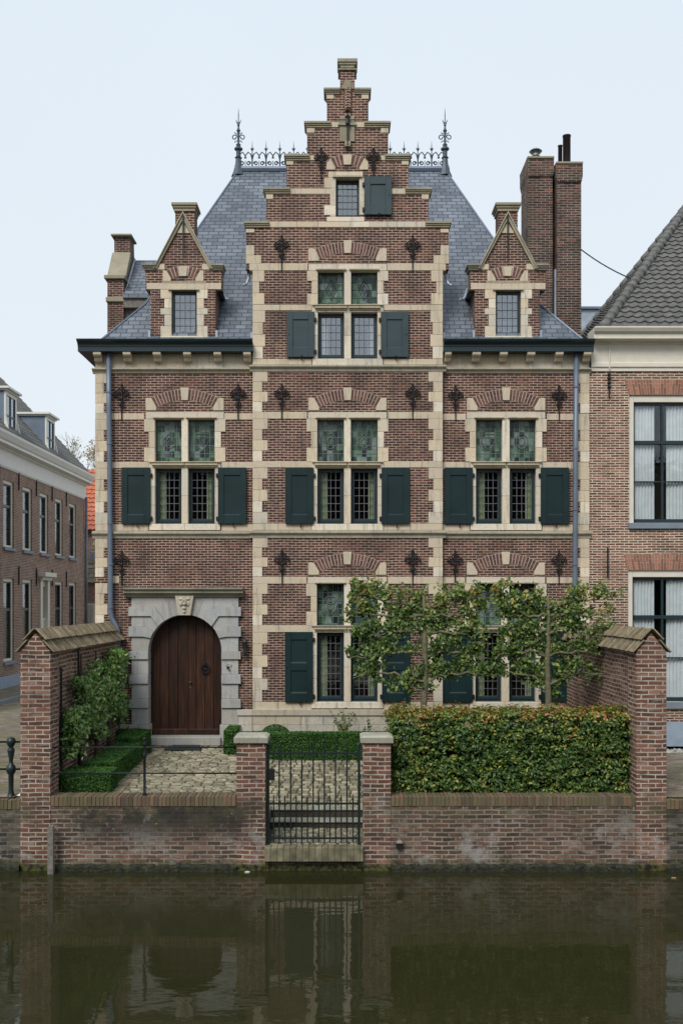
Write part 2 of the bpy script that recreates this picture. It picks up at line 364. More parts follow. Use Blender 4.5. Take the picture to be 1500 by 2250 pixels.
def glassmat(name, refl, tint=(.97, .985, .98), thr=.97, wob=.12):
    m, nt, b = newmat(name); g = G(nt); nt.nodes.remove(b)
    out = nt.nodes['Material Output']
    tr = g.n('ShaderNodeBsdfTransparent'); tr.inputs[0].default_value = (*[t*thr for t in tint], 1)
    gl = g.n('ShaderNodeBsdfGlossy'); gl.inputs['Roughness'].default_value = .03; gl.inputs[0].default_value = (.93, .96, 1, 1)
    lw = g.n('ShaderNodeLayerWeight'); lw.inputs[0].default_value = .5
    fr = g.math('ADD', .03, g.math('MULTIPLY', g.math('POWER', lw.outputs['Facing'], 5.), .8))
    bn = g.bump(g.noise(5, 2), wob, .02); g.set(gl.inputs['Normal'], bn)
    f = g.math('ADD', fr, refl)
    ms = g.n('ShaderNodeMixShader'); g.set(ms.inputs[0], f); g.set(ms.inputs[1], tr.outputs[0]); g.set(ms.inputs[2], gl.outputs[0])
    g.set(out.inputs[0], ms.outputs[0]); return m
M['glass'] = glassmat('old_window_glass', .02)
M['glassu'] = glassmat('sky_reflecting_glass', .16, thr=.85, wob=.05)
def stained():
    m, nt, b = newmat('green_stained_glass'); g = G(nt); out = nt.nodes['Material Output']
    q = g.sep(g.pos()); wn_ = g.n('ShaderNodeTexWhiteNoise')
    g.set(wn_.inputs['Vector'], g.comb(g.math('FLOOR', g.math('MULTIPLY', q[0], 9.2)), g.math('FLOOR', g.math('MULTIPLY', q[2], 7.1)), 0.))
    v = g.comb(g.math('MULTIPLY', q[0], 7), g.math('MULTIPLY', q[2], 2.5), q[1])
    f = g.math('ADD', g.math('MULTIPLY', g.noise(1, 4, vec=v, dist=.8), .62), g.math('MULTIPLY', wn_.outputs[0], .38))
    c = g.ramp(f, [(.3, (.018, .026, .03)), (.43, (.045, .085, .06)), (.5, (.07, .15, .08)), (.58, (.14, .23, .16)), (.66, (.24, .31, .28)), (.76, (.09, .08, .13))])
    g.set(b.inputs['Base Color'], c); b.inputs['Roughness'].default_value = .22
    g.set(b.inputs['Normal'], g.bump(g.noise(9, 3), .35, .01))
    tr = g.n('ShaderNodeBsdfTransparent'); tr.inputs[0].default_value = (.35, .55, .4, 1)
    ms = g.n('ShaderNodeMixShader'); ms.inputs[0].default_value = .72
    g.set(ms.inputs[1], tr.outputs[0]); g.set(ms.inputs[2], b.outputs[0]); g.set(out.inputs[0], ms.outputs[0]); return m
M['stain'] = stained()
def leafmat(name, stops, trans=.3, rough=.45, top=None):
    m, nt, b = newmat(name); g = G(nt); out = nt.nodes['Material Output']
    r = g.n('ShaderNodeNewGeometry').outputs['Random Per Island']
    f = g.math('ADD', g.math('MULTIPLY', r, .7), g.math('MULTIPLY', g.rng(g.noise(2.6, 3), .3, .7), .3))
    if top: f = g.math('ADD', f, g.rng(g.math('ADD', g.sep(g.pos())[2], g.math('MULTIPLY', g.noise(1.8, 3), .25)), top[0], top[1], 0, top[2]))
    c = g.ramp(f, stops)
    g.set(b.inputs['Base Color'], c); b.inputs['Roughness'].default_value = rough
    t = g.n('ShaderNodeBsdfTranslucent'); g.set(t.inputs[0], c)
    ms = g.n('ShaderNodeMixShader'); ms.inputs[0].default_value = trans
    g.set(ms.inputs[1], b.outputs[0]); g.set(ms.inputs[2], t.outputs[0]); g.set(out.inputs[0], ms.outputs[0]); return m
M['beech'] = leafmat('beech_leaf', [(0, (.022, .06, .012)), (.45, (.05, .115, .02)), (.7, (.12, .20, .035)), (.84, (.32, .33, .05)), (.94, (.50, .29, .06)), (1, (.42, .16, .08))], top=(1.18, 1.38, .25))
M['box'] = leafmat('box_leaf', [(0, (.025, .085, .014)), (.6, (.05, .15, .022)), (1, (.11, .24, .04))], rough=.4)
M['pear'] = leafmat('espalier_leaf', [(0, (.028, .06, .014)), (.45, (.055, .115, .022)), (.72, (.155, .235, .05)), (.92, (.31, .34, .08)), (1, (.40, .24, .06))], top=(2.8, 3.5, .17))
M['laurel'] = leafmat('glossy_evergreen_leaf', [(0, (.035, .09, .02)), (.4, (.085, .18, .035)), (.8, (.24, .37, .1)), (.97, (.36, .42, .12)), (1, (.5, .4, .08))], rough=.2, trans=.15)
M['autumn'] = leafmat('faded_autumn_leaf', [(0, (.3, .22, .12)), (1, (.5, .38, .2))])
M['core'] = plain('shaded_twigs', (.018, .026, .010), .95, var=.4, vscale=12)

# ---------------------------------------------------------------- leaves
def leaf_mesh(name, P, Nrm, size, mat, parent=None, jitter=.8, wid=.55, **kw):
    P = np.asarray(P, float); n = len(P)
    d = np.asarray(Nrm, float)+rng.normal(0, jitter, (n, 3)); d /= np.linalg.norm(d, axis=1)[:, None]+1e-9
    a = rng.normal(0, 1, (n, 3)); a[:, 2] -= .5; a -= d*np.sum(a*d, 1)[:, None]; a /= np.linalg.norm(a, axis=1)[:, None]+1e-9
    b = np.cross(d, a); s = size*rng.uniform(.6, 1.3, n)[:, None]
    V = np.empty((n, 4, 3)); V[:, 0] = P-a*s*.5; V[:, 2] = P+a*s*.5-d*s*.08
    V[:, 1] = P+b*s*wid*.5+d*s*.12; V[:, 3] = P-b*s*wid*.5+d*s*.12
    o_ = np.array([(P[:, 0].min()+P[:, 0].max())/2, (P[:, 1].min()+P[:, 1].max())/2, P[:, 2].min()])
    V = (V-o_).reshape(-1, 3)
    base = (np.arange(n)*4)[:, None]; Fc = np.concatenate([base+[0, 1, 2], base+[0, 2, 3]], 1).reshape(-1)
    me = bpy.data.meshes.new(name); me.vertices.add(n*4); me.vertices.foreach_set('co', V.ravel())
    me.loops.add(n*6); me.loops.foreach_set('vertex_index', Fc.astype(np.int32))
    me.polygons.add(n*2); me.polygons.foreach_set('loop_start', np.arange(n*2, dtype=np.int32)*3)
    me.materials.append(mat); me.update(calc_edges=True); me.validate()
    o = bpy.data.objects.new(name, me); col.objects.link(o)
    pw = WL[parent] if parent is not None else Vector((0, 0, 0))
    o.location = Vector(o_)-pw; WL[o] = Vector(o_)
    if parent is not None: o.parent = parent
    for k, v in kw.items(): o[k] = v
    return o
def lump(P, k=1.3, amp=1.):      # a soft bumpy field for uneven outlines
    return amp*(np.sin(P[:, 0]*3.1*k+1)+np.sin(P[:, 1]*2.7*k+2.2)+np.sin(P[:, 2]*3.7*k+.5)+np.sin((P[:, 0]+P[:, 2])*6.1*k)*.7)/3.7
def box_leaves(x0, x1, y0, y1, z0, z1, dens, amp=.03, sides='fltrb', thick=.05, layer=0.):
    Ps, Ns = [], []
    def put(n, f, nr):
        Q = f(rng.random((n, 2))); d = lump(Q, 2.2, amp)[:, None]
        if layer:                                  # leaves sit in small flat sprays at uneven depth
            k = max(1, n//13); T = f(rng.random((k, 2))); idx = rng.integers(0, k, n); dep = rng.normal(0, layer, k)
            nv_ = np.abs(np.array(nr)); off = rng.normal(0, 1, (n, 3))*np.array([.06, .05, .02]) if nv_[2] < .5 else rng.normal(0, 1, (n, 3))*np.array([.05, .05, .02])
            Q = T[idx]+off; d = lump(Q, 2.2, amp)[:, None]+dep[idx][:, None]
        d = d-np.abs(rng.normal(0, thick, (n, 1)))
        Ps.append(Q+np.array(nr)*d); Ns.append(np.tile(nr, (n, 1)))
    dx, dy, dz = x1-x0, y1-y0, z1-z0
    C = lambda a, b, c: np.stack([a, b, c], 1); o = lambda r, v: np.full(len(r), v)
    if 'f' in sides: put(int(dx*dz*dens), lambda r: C(x0+r[:, 0]*dx, o(r, y0), z0+r[:, 1]*dz), (0., -1., 0.))
    if 'b' in sides: put(int(dx*dz*dens*.5), lambda r: C(x0+r[:, 0]*dx, o(r, y1), z0+r[:, 1]*dz), (0., 1., 0.))
    if 't' in sides: put(int(dx*dy*dens), lambda r: C(x0+r[:, 0]*dx, y0+r[:, 1]*dy, o(r, z1)), (0., 0., 1.))
    if 'l' in sides: put(int(dy*dz*dens), lambda r: C(o(r, x0), y0+r[:, 0]*dy, z0+r[:, 1]*dz), (-1., 0., 0.))
    if 'r' in sides: put(int(dy*dz*dens), lambda r: C(o(r, x1), y0+r[:, 0]*dy, z0+r[:, 1]*dz), (1., 0., 0.))
    return np.concatenate(Ps), np.concatenate(Ns)

# ================================================================ THE SETTING
Y1 = F/133-D0                 # front plane of the canal wall
WZ = -1.30
mb = MB()
mb.cells([-500, -5.45, 5.35, 500], [Y1+.12, .05, 600], lambda x, y: not (-5.45 < x < 5.35 and y < .05), -.10, -1.5, 'y')
def flat_sheet(name, rects, z, m, **kw):
    b = MB()
    for x0, x1, y0, y1 in rects: b.add([(x0,y0,z),(x1,y0,z),(x1,y1,z),(x0,y1,z)], [(0,1,2,3)])
    return b.build(name, m, None, kind='structure', **kw)
M['paving'] = brickmat('brick_paving', [(0, (.12, .10, .085)), (.5, (.2, .165, .135)), (1, (.27, .23, .18))], (.12, .115, .07), bw=.2, bh=.075, ms=.008, flat=True,
    dirt=lambda g, c: g.mix(g.rng(g.noise(1.1, 5), .48, .62, 0, .6), c, (.11, .11, .04)))
flat_sheet('ground', [(-500, -5.45, Y1+.12, .05), (5.35, 500, Y1+.12, .05), (-500, 500, .05, 600), (-500, 500, -500, -18.6)], -.10, M['paving'])
sk = MB(); sk.box(-60, -5.5, Y1+.1, Y1+.3, -1.4, -.104); sk.box(5.4, 60, Y1+.1, Y1+.3, -1.4, -.104); sk.split('ground_edge', M['soil'], None, kind='structure')
sw = MB(); sw.box(-12.34, -10.85, 2, 30, -.2, 0.0); sw.build('pavement', M['sillb'] if False else M['paving'], None, kind='structure')
kb = MB(); kb.box(-10.84, -10.7, 2, 30, -.2, .012); kb.build('kerb', M['sillb'], None, kind='structure')
# water
def water():
    m, nt, b = newmat('dark_canal_water'); g = G(nt)
    b.inputs['Base Color'].default_value = (.0215, .0215, .0085, 1); b.inputs['Roughness'].default_value = .03; b.inputs['IOR'].default_value = 1.333
    q = g.sep(g.pos()); v = g.comb(g.math('MULTIPLY', q[0], .9), g.math('MULTIPLY', q[1], 1.6))
    h = g.math('ADD', g.math('MULTIPLY', g.noise(1.6, 3, vec=v, rough=.5, dist=.4), 1.), g.math('MULTIPLY', g.noise(7, 2, vec=v), .18))
    g.set(b.inputs['Normal'], g.bump(h, .06, .06)); return m
wb = MB(); wb.add([(-500, -18.6, WZ), (500, -18.6, WZ), (500, Y1+.3, WZ), (-500, Y1+.3, WZ)], [(0, 1, 2, 3)])
wb.build('water', water(), None, kind='structure')
ob = MB(); ob.box(-500, 500, -19, -18.6, -2.5, -.11); ob.build('far_quay', M['brick_d'], None, kind='structure')
# garden surface: a height field that dips to the water gate
def sm(a, b, x): t = min(1, max(0, (x-a)/(b-a))); return t*t*(3-2*t)
def zg(x, y):
    left = -.13+.13*min(1, max(0, (y+5.1)/5.1))
    if y < -3.47: low = -.62
    elif y < -1.2: low = -.62+.49*(y+3.47)/2.27
    else: low = -.13+.12*(y+1.2)/1.2
    w = sm(-1.95, -1.35, x)*(1-sm(.45, 1.0, x))
    return left*(1-w)+low*w
GX = [-5.4+.1*i for i in range(108)]; GY = [-5.2+.1*i for i in range(53)]
gb = MB()
for i in range(len(GX)-1):
    for j in range(len(GY)-1):
        xm, ym = GX[i]+.05, GY[j]+.05
        if -1.3 < xm < .42 and ym < -3.5: continue
        q = [(GX[i], GY[j]), (GX[i+1], GY[j]), (GX[i+1], GY[j+1]), (GX[i], GY[j+1])]
        gb.add([(x, y, zg(x, y)-.012) for x, y in q], [(0, 1, 2, 3)])
gb.build('garden_path', M['joint'], None, smooth=True, kind='structure')
cb = MB()
def cobbles(x0, x1, y0, y1, zf, skip=None, rw=.098):
    y = y0
    while y < y1:
        h = rw*random.uniform(.85, 1.15); x = x0+random.uniform(0, .1)
        while x < x1:
            w = random.uniform(.11, .23); cx, cy = x+w/2, y+h/2+random.uniform(-.012, .012)
            x += w+.014
            if skip and skip(cx, cy): continue
            z = zf(cx, cy)+random.uniform(-.006, .006); n = 10; vs = []; rot = random.uniform(-.12, .12)
            for (k, zz) in ((1., -.03), (.97, .006), (.8, .012)):
                for i in range(n):
                    t = 2*math.pi*i/n; c, s_ = math.cos(t), math.sin(t)
                    ex = (abs(c)**.42)*(1 if c > 0 else -1)*w/2*k; ey = (abs(s_)**.42)*(1 if s_ > 0 else -1)*h/2*k*.94
                    vs.append((cx+ex*math.cos(rot)-ey*math.sin(rot), cy+ex*math.sin(rot)+ey*math.cos(rot), z+zz))
            vs.append((cx, cy, z+.014))
            fs = [(a*n+i, a*n+(i+1) % n, (a+1)*n+(i+1) % n, (a+1)*n+i) for a in range(2) for i in range(n)]
            fs += [(2*n+i, 2*n+(i+1) % n, 3*n) for i in range(n)]
            cb.add(vs, fs)
        y += h+.018
cobbles(-4.1, .95, -5.15, -.12, zg, lambda x, y: -1.42 < x < .55 and y < -3.5)
cobbles(-1.26, .40, Y1+.12, -4.1, lambda x, y: -.885)
eb = MB(); yy = -5.1
while yy < -.45:
    eb.box(-3.9+.012*math.sin(yy*5), -3.78+.012*math.sin(yy*5), yy, yy+.19, -.3, zg(-3.9, yy)+.02+random.uniform(-.004, .004)); yy += .2
eb.build('path_edging', M['captile'], None, kind='structure')
cb.build('cobblestones', M['cobble'], None, smooth=True, kind='stuff', label='pale rounded cobblestones paving the small front garden', category='cobbles')
lb = MB(); lb.box(-1.3, .43, Y1+.02, -4.0, -1.3, -.90); lb.build('landing_bed', M['joint'], None, kind='structure')
# steps down to the gate
stp = empty('garden_steps', (-.44, -4.08, -.9), label='two low brick edged stone steps just inside the iron water gate', category='steps')
for i, (ya, yb, zt) in enumerate(((-4.08, -3.74, -.77), (-3.75, -3.42, -.62))):
    b = MB(); b.box(-1.28, .42, ya+.03, yb+(.1 if i == 0 else 0), -1.0, zt-.022); b.build('riser', M['barkd'], stp)
    b = MB(); x = -1.28
    while x < .41: b.box(x, min(x+.24, .42), ya, yb, zt-.021, zt); x += .245
    b.build('tread', M['coping'], stp, bevel=.004)
for xa, xb in ((-1.42, -1.29), (.43, .55)):
    b = MB(); b.box(xa, xb, Y1+.5, -3.42, -1.0, -.6); b.build('side_kerb', M['woodgrey'], stp, bevel=.01)

# ================================================================ MAIN HOUSE
H = empty('stepped_gable_house', (0, 0, 0), label='tall brick and sandstone house with stepped gable and green shutters behind the walled garden', category='house')
YB = -.12                     # plane of the middle bay
def rowblocks(mb, x0, x1, py0, py1, y0, y1, L=62, ref=None):
    n = max(1, round(abs(x1-x0)/L)); xs = [x0+(x1-x0)*(i+(random.uniform(-.15, .15) if 0 < i < n else 0))/n for i in range(n+1)]
    for i in range(n): mb.pbox(xs[i]+(.22 if i else 0), xs[i+1]-(.22 if i < n-1 else 0), py0, py1, y0, y1, ref)
def px_wall(rects, holes, y0, y1):
    s = (D0+y0)/F
    xs = [PX(r[k], y0) for r in rects+holes for k in (0, 1)]; zs = [PZ(r[k], y0) for r in rects+holes for k in (2, 3)]
    def inside(r, x, z): return PX(r[0], y0) < x < PX(r[1], y0) and PZ(r[3], y0) < z < PZ(r[2], y0)
    b = MB(); b.cells(xs, zs, lambda x, z: any(inside(r, x, z) for r in rects) and not any(inside(r, x, z) for r in holes), y0, y1)
    return b
LV = {3: dict(u=(595, 670), l=(686, 788)), 2: dict(u=(920.5, 1014.5), l=(1028.5, 1151)), 1: dict(u=(1283, 1374.5), l=(1390, 1542.5))}
W = {  # window groups: xl0,xl1,xr0,xr1, level, plane
 'c3': (698, 756, 771, 829, 3, YB), 'c2': (697, 755.5, 770.5, 829.5, 2, YB), 'c1': (696, 755.5, 770.5, 829.5, 1, YB),
 'l2': (340.5, 399, 413, 472, 2, 0), 'r2': (1045, 1103, 1119, 1177, 2, 0), 'r1': (1044, 1102, 1118, 1176.5, 1, 0)}
def hole(k):
    a = W[k]; lv = LV[a[4]]; return (a[0]-.6, a[3]+.6, lv['u'][0]-.6, lv['l'][1]+.6)
gable = [(556, 971.5, 592, 1640), (541, 985, 488, 592.2), (585, 941, 414, 488.2), (629.5, 897, 341, 414.2), (674.5, 852.5, 268, 341.2), (718, 809, 196, 268.2), (747, 779, 140, 196.2)]
px_wall(gable, [hole('c3'), hole('c2'), hole('c1'), (737, 789, 391, 476)], YB, .22).build('gable_wall', M['brick'], H)
px_wall([(210, 558, 748, 1640)], [hole('l2'), (300, 515, 1330, 1640)], 0, .3).build('wing_wall', M['brick'], H)
px_wall([(970, 1293.5, 748, 1640)], [hole('r2'), hole('r1')], 0, .3).build('wing_wall', M['brick'], H)
XL, XR = PX(210), PX(1293.5)
zt_ = PZ(748)
b = MB(); b.box(XL+.001, XL+.3, .301, 8, -.2, zt_); b.box(XR-.3, XR-.001, .301, 8, -.2, zt_); b.box(XL+.301, XR-.301, 7.7, 8, -.2, zt_); b.split('side_wall', M['brick'], H)
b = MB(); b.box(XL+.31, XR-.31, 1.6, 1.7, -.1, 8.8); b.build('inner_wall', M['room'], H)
b = MB(); b.box(PX(570), PX(957), 1.75, 1.85, 8.81, 10.6); b.box(-.35, .55, .6, .66, 11.2, 12.6); b.build('attic_partition', M['room'], H)
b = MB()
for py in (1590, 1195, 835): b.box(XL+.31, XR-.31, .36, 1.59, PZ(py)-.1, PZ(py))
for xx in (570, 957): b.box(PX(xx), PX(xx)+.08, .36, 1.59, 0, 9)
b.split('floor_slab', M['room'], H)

# --- stone quoins
def quoin(edge, sgn, py0, py1, nar, wid, y0, y1, row=23.5, start=0, name='quoins', parent=H):
    b = MB(); n = max(1, round((py1-py0)/row)); h = (py1-py0)/n
    for i in range(n):
        w = wid if (i+start) % 2 == 0 else nar
        x0, x1 = sorted((edge-.3*sgn, edge+sgn*w))
        b.pbox(x0, x1, py0+i*h+.2, py0+(i+1)*h-.2, y0, y1, y0)
    return b.build(name, M['stone'], parent, bevel=.004)
yb = YB-.014
for (a0, a1, st) in ((594, 669, 0), (682, 788, 0)):
    quoin(555.5, 1, a0, a1, 14 if a0 < 600 else 22, 25 if a0 < 600 else 27, yb, .0, 25, st); quoin(972, -1, a0, a1, 14 if a0 < 600 else 22, 25 if a0 < 600 else 27, yb, .0, 25, st)
for (a0, a1) in ((816.5, 905), (920, 1013.6), (1027.5, 1150), (1182, 1267), (1282.7, 1373.8), (1389.4, 1542)):
    quoin(555.5, 1, a0, a1, 20.5, 32.5, yb, .0, 24); quoin(971.8, -1, a0, a1, 20.5, 31, yb, .0, 24)
for (a0, a1) in ((820, 908), (922, 1015), (1029, 1152), (1183, 1268), (1281.6, 1374), (1389, 1590)):
    quoin(209.7, 1, a0, a1, 19, 27, -.014, .3, 24); quoin(1293.8, -1, a0, a1, 20, 27, -.014, .3, 24)
b = MB()       # loose blocks of the gable shoulders
for s in (1, -1):
    e = 541 if s == 1 else 985
    for (w, p0, p1) in ((17.5, 539, 560), (33, 560.4, 579)): b.pbox(*sorted((e-.4*s, e+w*s)), p0, p1, yb, .2)
    for (e0, w, p0, p1) in (((541, 985), 18, 503, 511), ((585, 941), 15, 426.5, 437), ((629.5, 897), 15, 353, 362), ((674.5, 852.5), 16, 281, 291.5), ((718, 809), 15, 207, 217)):
        ee = e0[0] if s == 1 else e0[1]; b.pbox(*sorted((ee-.5*s, ee+w*s)), p0, p1, yb, .2)
b.split('shoulder_block', M['stone'], H, bevel=.004)
# --- bands
def band(x0, x1, p0, p1, y0, y1=None, L=62, m='stone', name='stone_band'):
    b = MB(); rowblocks(b, x0, x1, p0, p1, y0, y0+.25 if y1 is None else y1, L, y0); return b.build(name, M[m], H, bevel=.004)
def bands(xa, xb, holes_x, p0, p1, y0):
    if holes_x is None: return band(xa, xb, p0, p1, y0)
    band(xa, holes_x[0], p0, p1, y0); band(holes_x[1], xb, p0, p1, y0)
y_w = -.012
bands(548, 979, (676, 850), 579, 594, yb); bands(555.3, 972, (684, 843), 669.5, 682, yb); bands(555.3, 972, (684, 843), 788.5, 801, yb)
bands(555.3, 972, (674, 852), 905, 920, yb); bands(555.3, 972, (684, 843), 1013.6, 1027.2, yb); bands(555.3, 972, (684, 843), 1150.4, 1164.6, yb)
bands(555.3, 972, (673, 852), 1267.4, 1282.7, yb); bands(555.3, 972, (684, 843), 1373.8, 1389.2, yb); bands(555.3, 972, (684, 843), 1542.4, 1559, yb)
bands(210, 556, (317, 493), 908, 922, y_w); bands(210, 556, (327, 487), 1015, 1028.8, y_w); bands(210, 556, (327, 487), 1152, 1166.5, y_w)
bands(971, 1293.5, (1023, 1201), 909, 923, y_w); bands(971, 1293.5, (1031, 1191), 1016, 1030, y_w); bands(971, 1293.5, (1031, 1191), 1152.5, 1166.5, y_w)
bands(971, 1293.5, (1021, 1200), 1268.5, 1281.8, y_w); bands(971, 1293.5, (1030, 1190), 1374.5, 1389, y_w); bands(971, 1293.5, (1030, 1190), 1543, 1559, y_w)
band(246, 262, 1266, 1281, y_w)
band(592, 934, 486.5, 499, yb); band(637, 727, 414, 426, yb); band(800, 890, 414, 426, yb)
band(680, 694, 341.5, 352, yb); band(833, 846, 341.5, 352, yb); band(727, 746, 268, 279.5, yb); band(779, 800, 268, 279.5, yb)
# frieze under the gutters
band(210, 555.5, 769, 808.5, -.02, .2, 70, name='frieze'); band(972, 1293.5, 769, 808.5, -.02, .2, 70, name='frieze')
# --- string courses
def string(x0, x1, p0, p1, y0, ret_l=False, ret_r=False):
    z0, z1 = PZ(p1, y0), PZ(p0, y0); h = z1-z0
    b = MB(); b.prism([(y0+.1, z0), (y0-.02, z0), (y0-.03, z0+h*.3), (y0-.075, z0+h*.55), (y0-.085, z0+h*.62), (y0-.085, z0+h*.85), (y0+.02, z1), (y0+.1, z1)], PX(x0, y0), PX(x1, y0), 'x')
    return b.build('string_course', M['stone_s'], H)
string(204, 549.5, 808.5, 820, 0); string(978.5, 1297, 808.5, 820, 0); string(549, 979, 801, 816.5, YB)
string(204, 549.5, 1166.5, 1183, 0); string(978.5, 1297, 1166.5, 1183, 0); string(549, 979, 1164.6, 1182, YB)
# --- plinth
b = MB()
for (x0, x1, y0) in ((555, 972, YB-.05), (522, 554, -.05), (972.5, 1293.5, -.05), (210, 289, -.05)):
    p = 1592 if x0 == 210 else 1559
    if x0 != 210: b.pbox(x0-.5, x1+.5, p, p+13, y0-.03, .1, y0)
    for k in range(4):
        pp = p+(13.3 if x0 != 210 else 0)+k*21
        rowblocks(b, x0+random.uniform(0, 2)*0, x1, pp, pp+20.6, y0, .1, 50+7*k, y0)
b.split('plinth', M['stone_p'], H, bevel=.005)
# --- gable step caps
b = MB()
def cap(px0, px1, py, y0=YB, sc=1., back=.22, both=False, out=0):
    "moulded cap: thin slab, cavetto, fillet"
    o = .05
    for (dx, a, c, oo) in ((0, 0, 5.2, .07), (2.2, 5.3, 8.6, .05), (4.2, 8.7, 12.5, .03)):
        l = px0+dx*(1 if out <= 0 else 0)*sc; r = px1-dx*(1 if out >= 0 else 0)*sc
        b.box(PX(l, y0), PX(r, y0), y0-oo, back+oo, PZ(py+c*sc, y0), PZ(py+a*sc, y0))
for (l0, l1, r0, r1, py) in ((536, 592, 934, 991, 488), (578, 637, 890, 949, 414), (624, 680, 846, 903, 341), (668, 727, 800, 858, 268.5), (711, 747, 779, 815, 195.5)):
    cap(l0, l1, py, out=-1); cap(r0, r1, py, out=1)
cap(741, 785, 131.5, sc=1.5)
b.pbox(742.5, 783.5, 150, 153, YB-.04, .26)
b.split('step_cap', M['stone_w'], H, bevel=.006)
# apex ornaments: small stone niche and buttress
b = MB(); b.pbox(757, 771, 176, 203, YB-.05, YB+.1); b.prism([(PX(749), PZ(203)), (PX(757), PZ(185)), (PX(771), PZ(185)), (PX(779), PZ(203))], YB-.03, YB+.05)
b.pbox(746, 779, 255, 311, YB-.03, YB+.08); b.pbox(757, 770, 249, 256, YB-.06, YB+.08); b.pbox(757, 770, 309, 321, YB-.1, YB+.08)
b.pbox(742, 783, 269, 275, YB-.06, YB+.08)
b.split('apex_niche', M['stone_w'], H, bevel=.008)
b = MB(); b.lathe([(.02, PZ(252)), (.075, PZ(249)), (.075, PZ(204)), (.06, PZ(202))], PX(764), YB-.03, 8); b.build('apex_shaft', M['brick'], H)
b = MB(); b.tube([(PX(763.5), YB-.09, PZ(321)), (PX(763.5), YB-.09, PZ(263))], .022, 6); b.lathe([(.01, PZ(290)), (.05, PZ(282)), (.03, PZ(272)), (.05, PZ(266)), (.01, PZ(260))], PX(763.5), YB-.09, 8)
b.lathe([(.01, PZ(334)), (.05, PZ(328)), (.04, PZ(320)), (.01, PZ(318))], PX(763.5), YB-.06, 8)
b.tube([(PX(746), YB-.08, PZ(273)), (PX(780), YB-.08, PZ(273))], .012, 6); b.split('apex_anchor', M['iron'], H)

# --- brick arches over windows
def arch(cx, half, p_spring, p_crown, thick, keyw, key0, key1, plane, parent=H, spw=25, sph=29, n=None):
    """segmental relieving arch: radial bricks between two stone springers and a keystone (photo pixels)"""
    rise = p_spring-p_crown; r = (half*half+rise*rise)/(2*rise); cy = p_crown+r; th = math.asin(half/r)
    s = (D0+plane)/F; C = lambda x, y: (PX(x, plane), PZ(y, plane))
    m = MB(); m2 = MB()
    L_ = r*th*2; n = n or int(L_/6.3); da = 2*th/n
    back = []
    for k in range(n):
        a0 = -th+k*da+da*.13; a1 = -th+(k+1)*da-da*.13
        if abs((a0+a1)/2)*r < keyw*.5: continue
        parts = ((r, r+thick*.48), (r+thick*.52, r+thick)) if k % 2 == 0 and thick > 16 else ((r, r+thick),)
        for (ra, rb_) in parts:
            (m if a0 < 0 else m2).prism([C(cx+ra*math.sin(a0), cy-ra*math.cos(a0)), C(cx+rb_*math.sin(a0), cy-rb_*math.cos(a0)), C(cx+rb_*math.sin(a1), cy-rb_*math.cos(a1)), C(cx+ra*math.sin(a1), cy-ra*math.cos(a1))], plane-.009, plane+.02)
    o = m.build('brick_arch', M['arch'], parent); m2.build('brick_arch', M['arch'], parent)
    q = MB(); k = 24; pts = [C(cx+(r-.8)*math.sin(-th+2*th*i/k), cy-(r-.8)*math.cos(-th+2*th*i/k)) for i in range(k+1)]
    pts2 = [C(cx+(r+thick+.8)*math.sin(-th+2*th*i/k), cy-(r+thick+.8)*math.cos(-th+2*th*i/k)) for i in range(k+1)]
    for i in range(k): q.prism([pts[i], pts2[i], pts2[i+1], pts[i+1]], plane-.005, plane+.01)
    sub = o if parent is H else parent
    q.build('arch_mortar', M['mortar'], sub)
    q = MB(); q.prism([C(cx-keyw*.4, key1), C(cx-keyw*.53, key0), C(cx+keyw*.53, key0), C(cx+keyw*.4, key1)], plane-.03, plane+.05)
    q.build('keystone', M['stone'], sub, bevel=.005)
    for sg in (-1, 1):
        a = th; p1 = (cx+sg*r*math.sin(a), cy-r*math.cos(a)); p2 = (cx+sg*(r+thick)*math.sin(a), cy-(r+thick)*math.cos(a))
        ex = cx+sg*(half+spw*.93)
        pts = [C(p1[0]-sg*.5, p_spring+(sph-thick*math.cos(a))*.75), C(p1[0]-sg*.2, p1[1]), C(*p2), C(p2[0]+sg*spw*.3, p2[1]-1), C(ex, p2[1]), C(ex, p_spring+(sph-thick*math.cos(a))*.75)]
        q = MB(); q.prism(pts, plane-.022, plane+.05); q.build('springer', M['stone'], sub, bevel=.005)
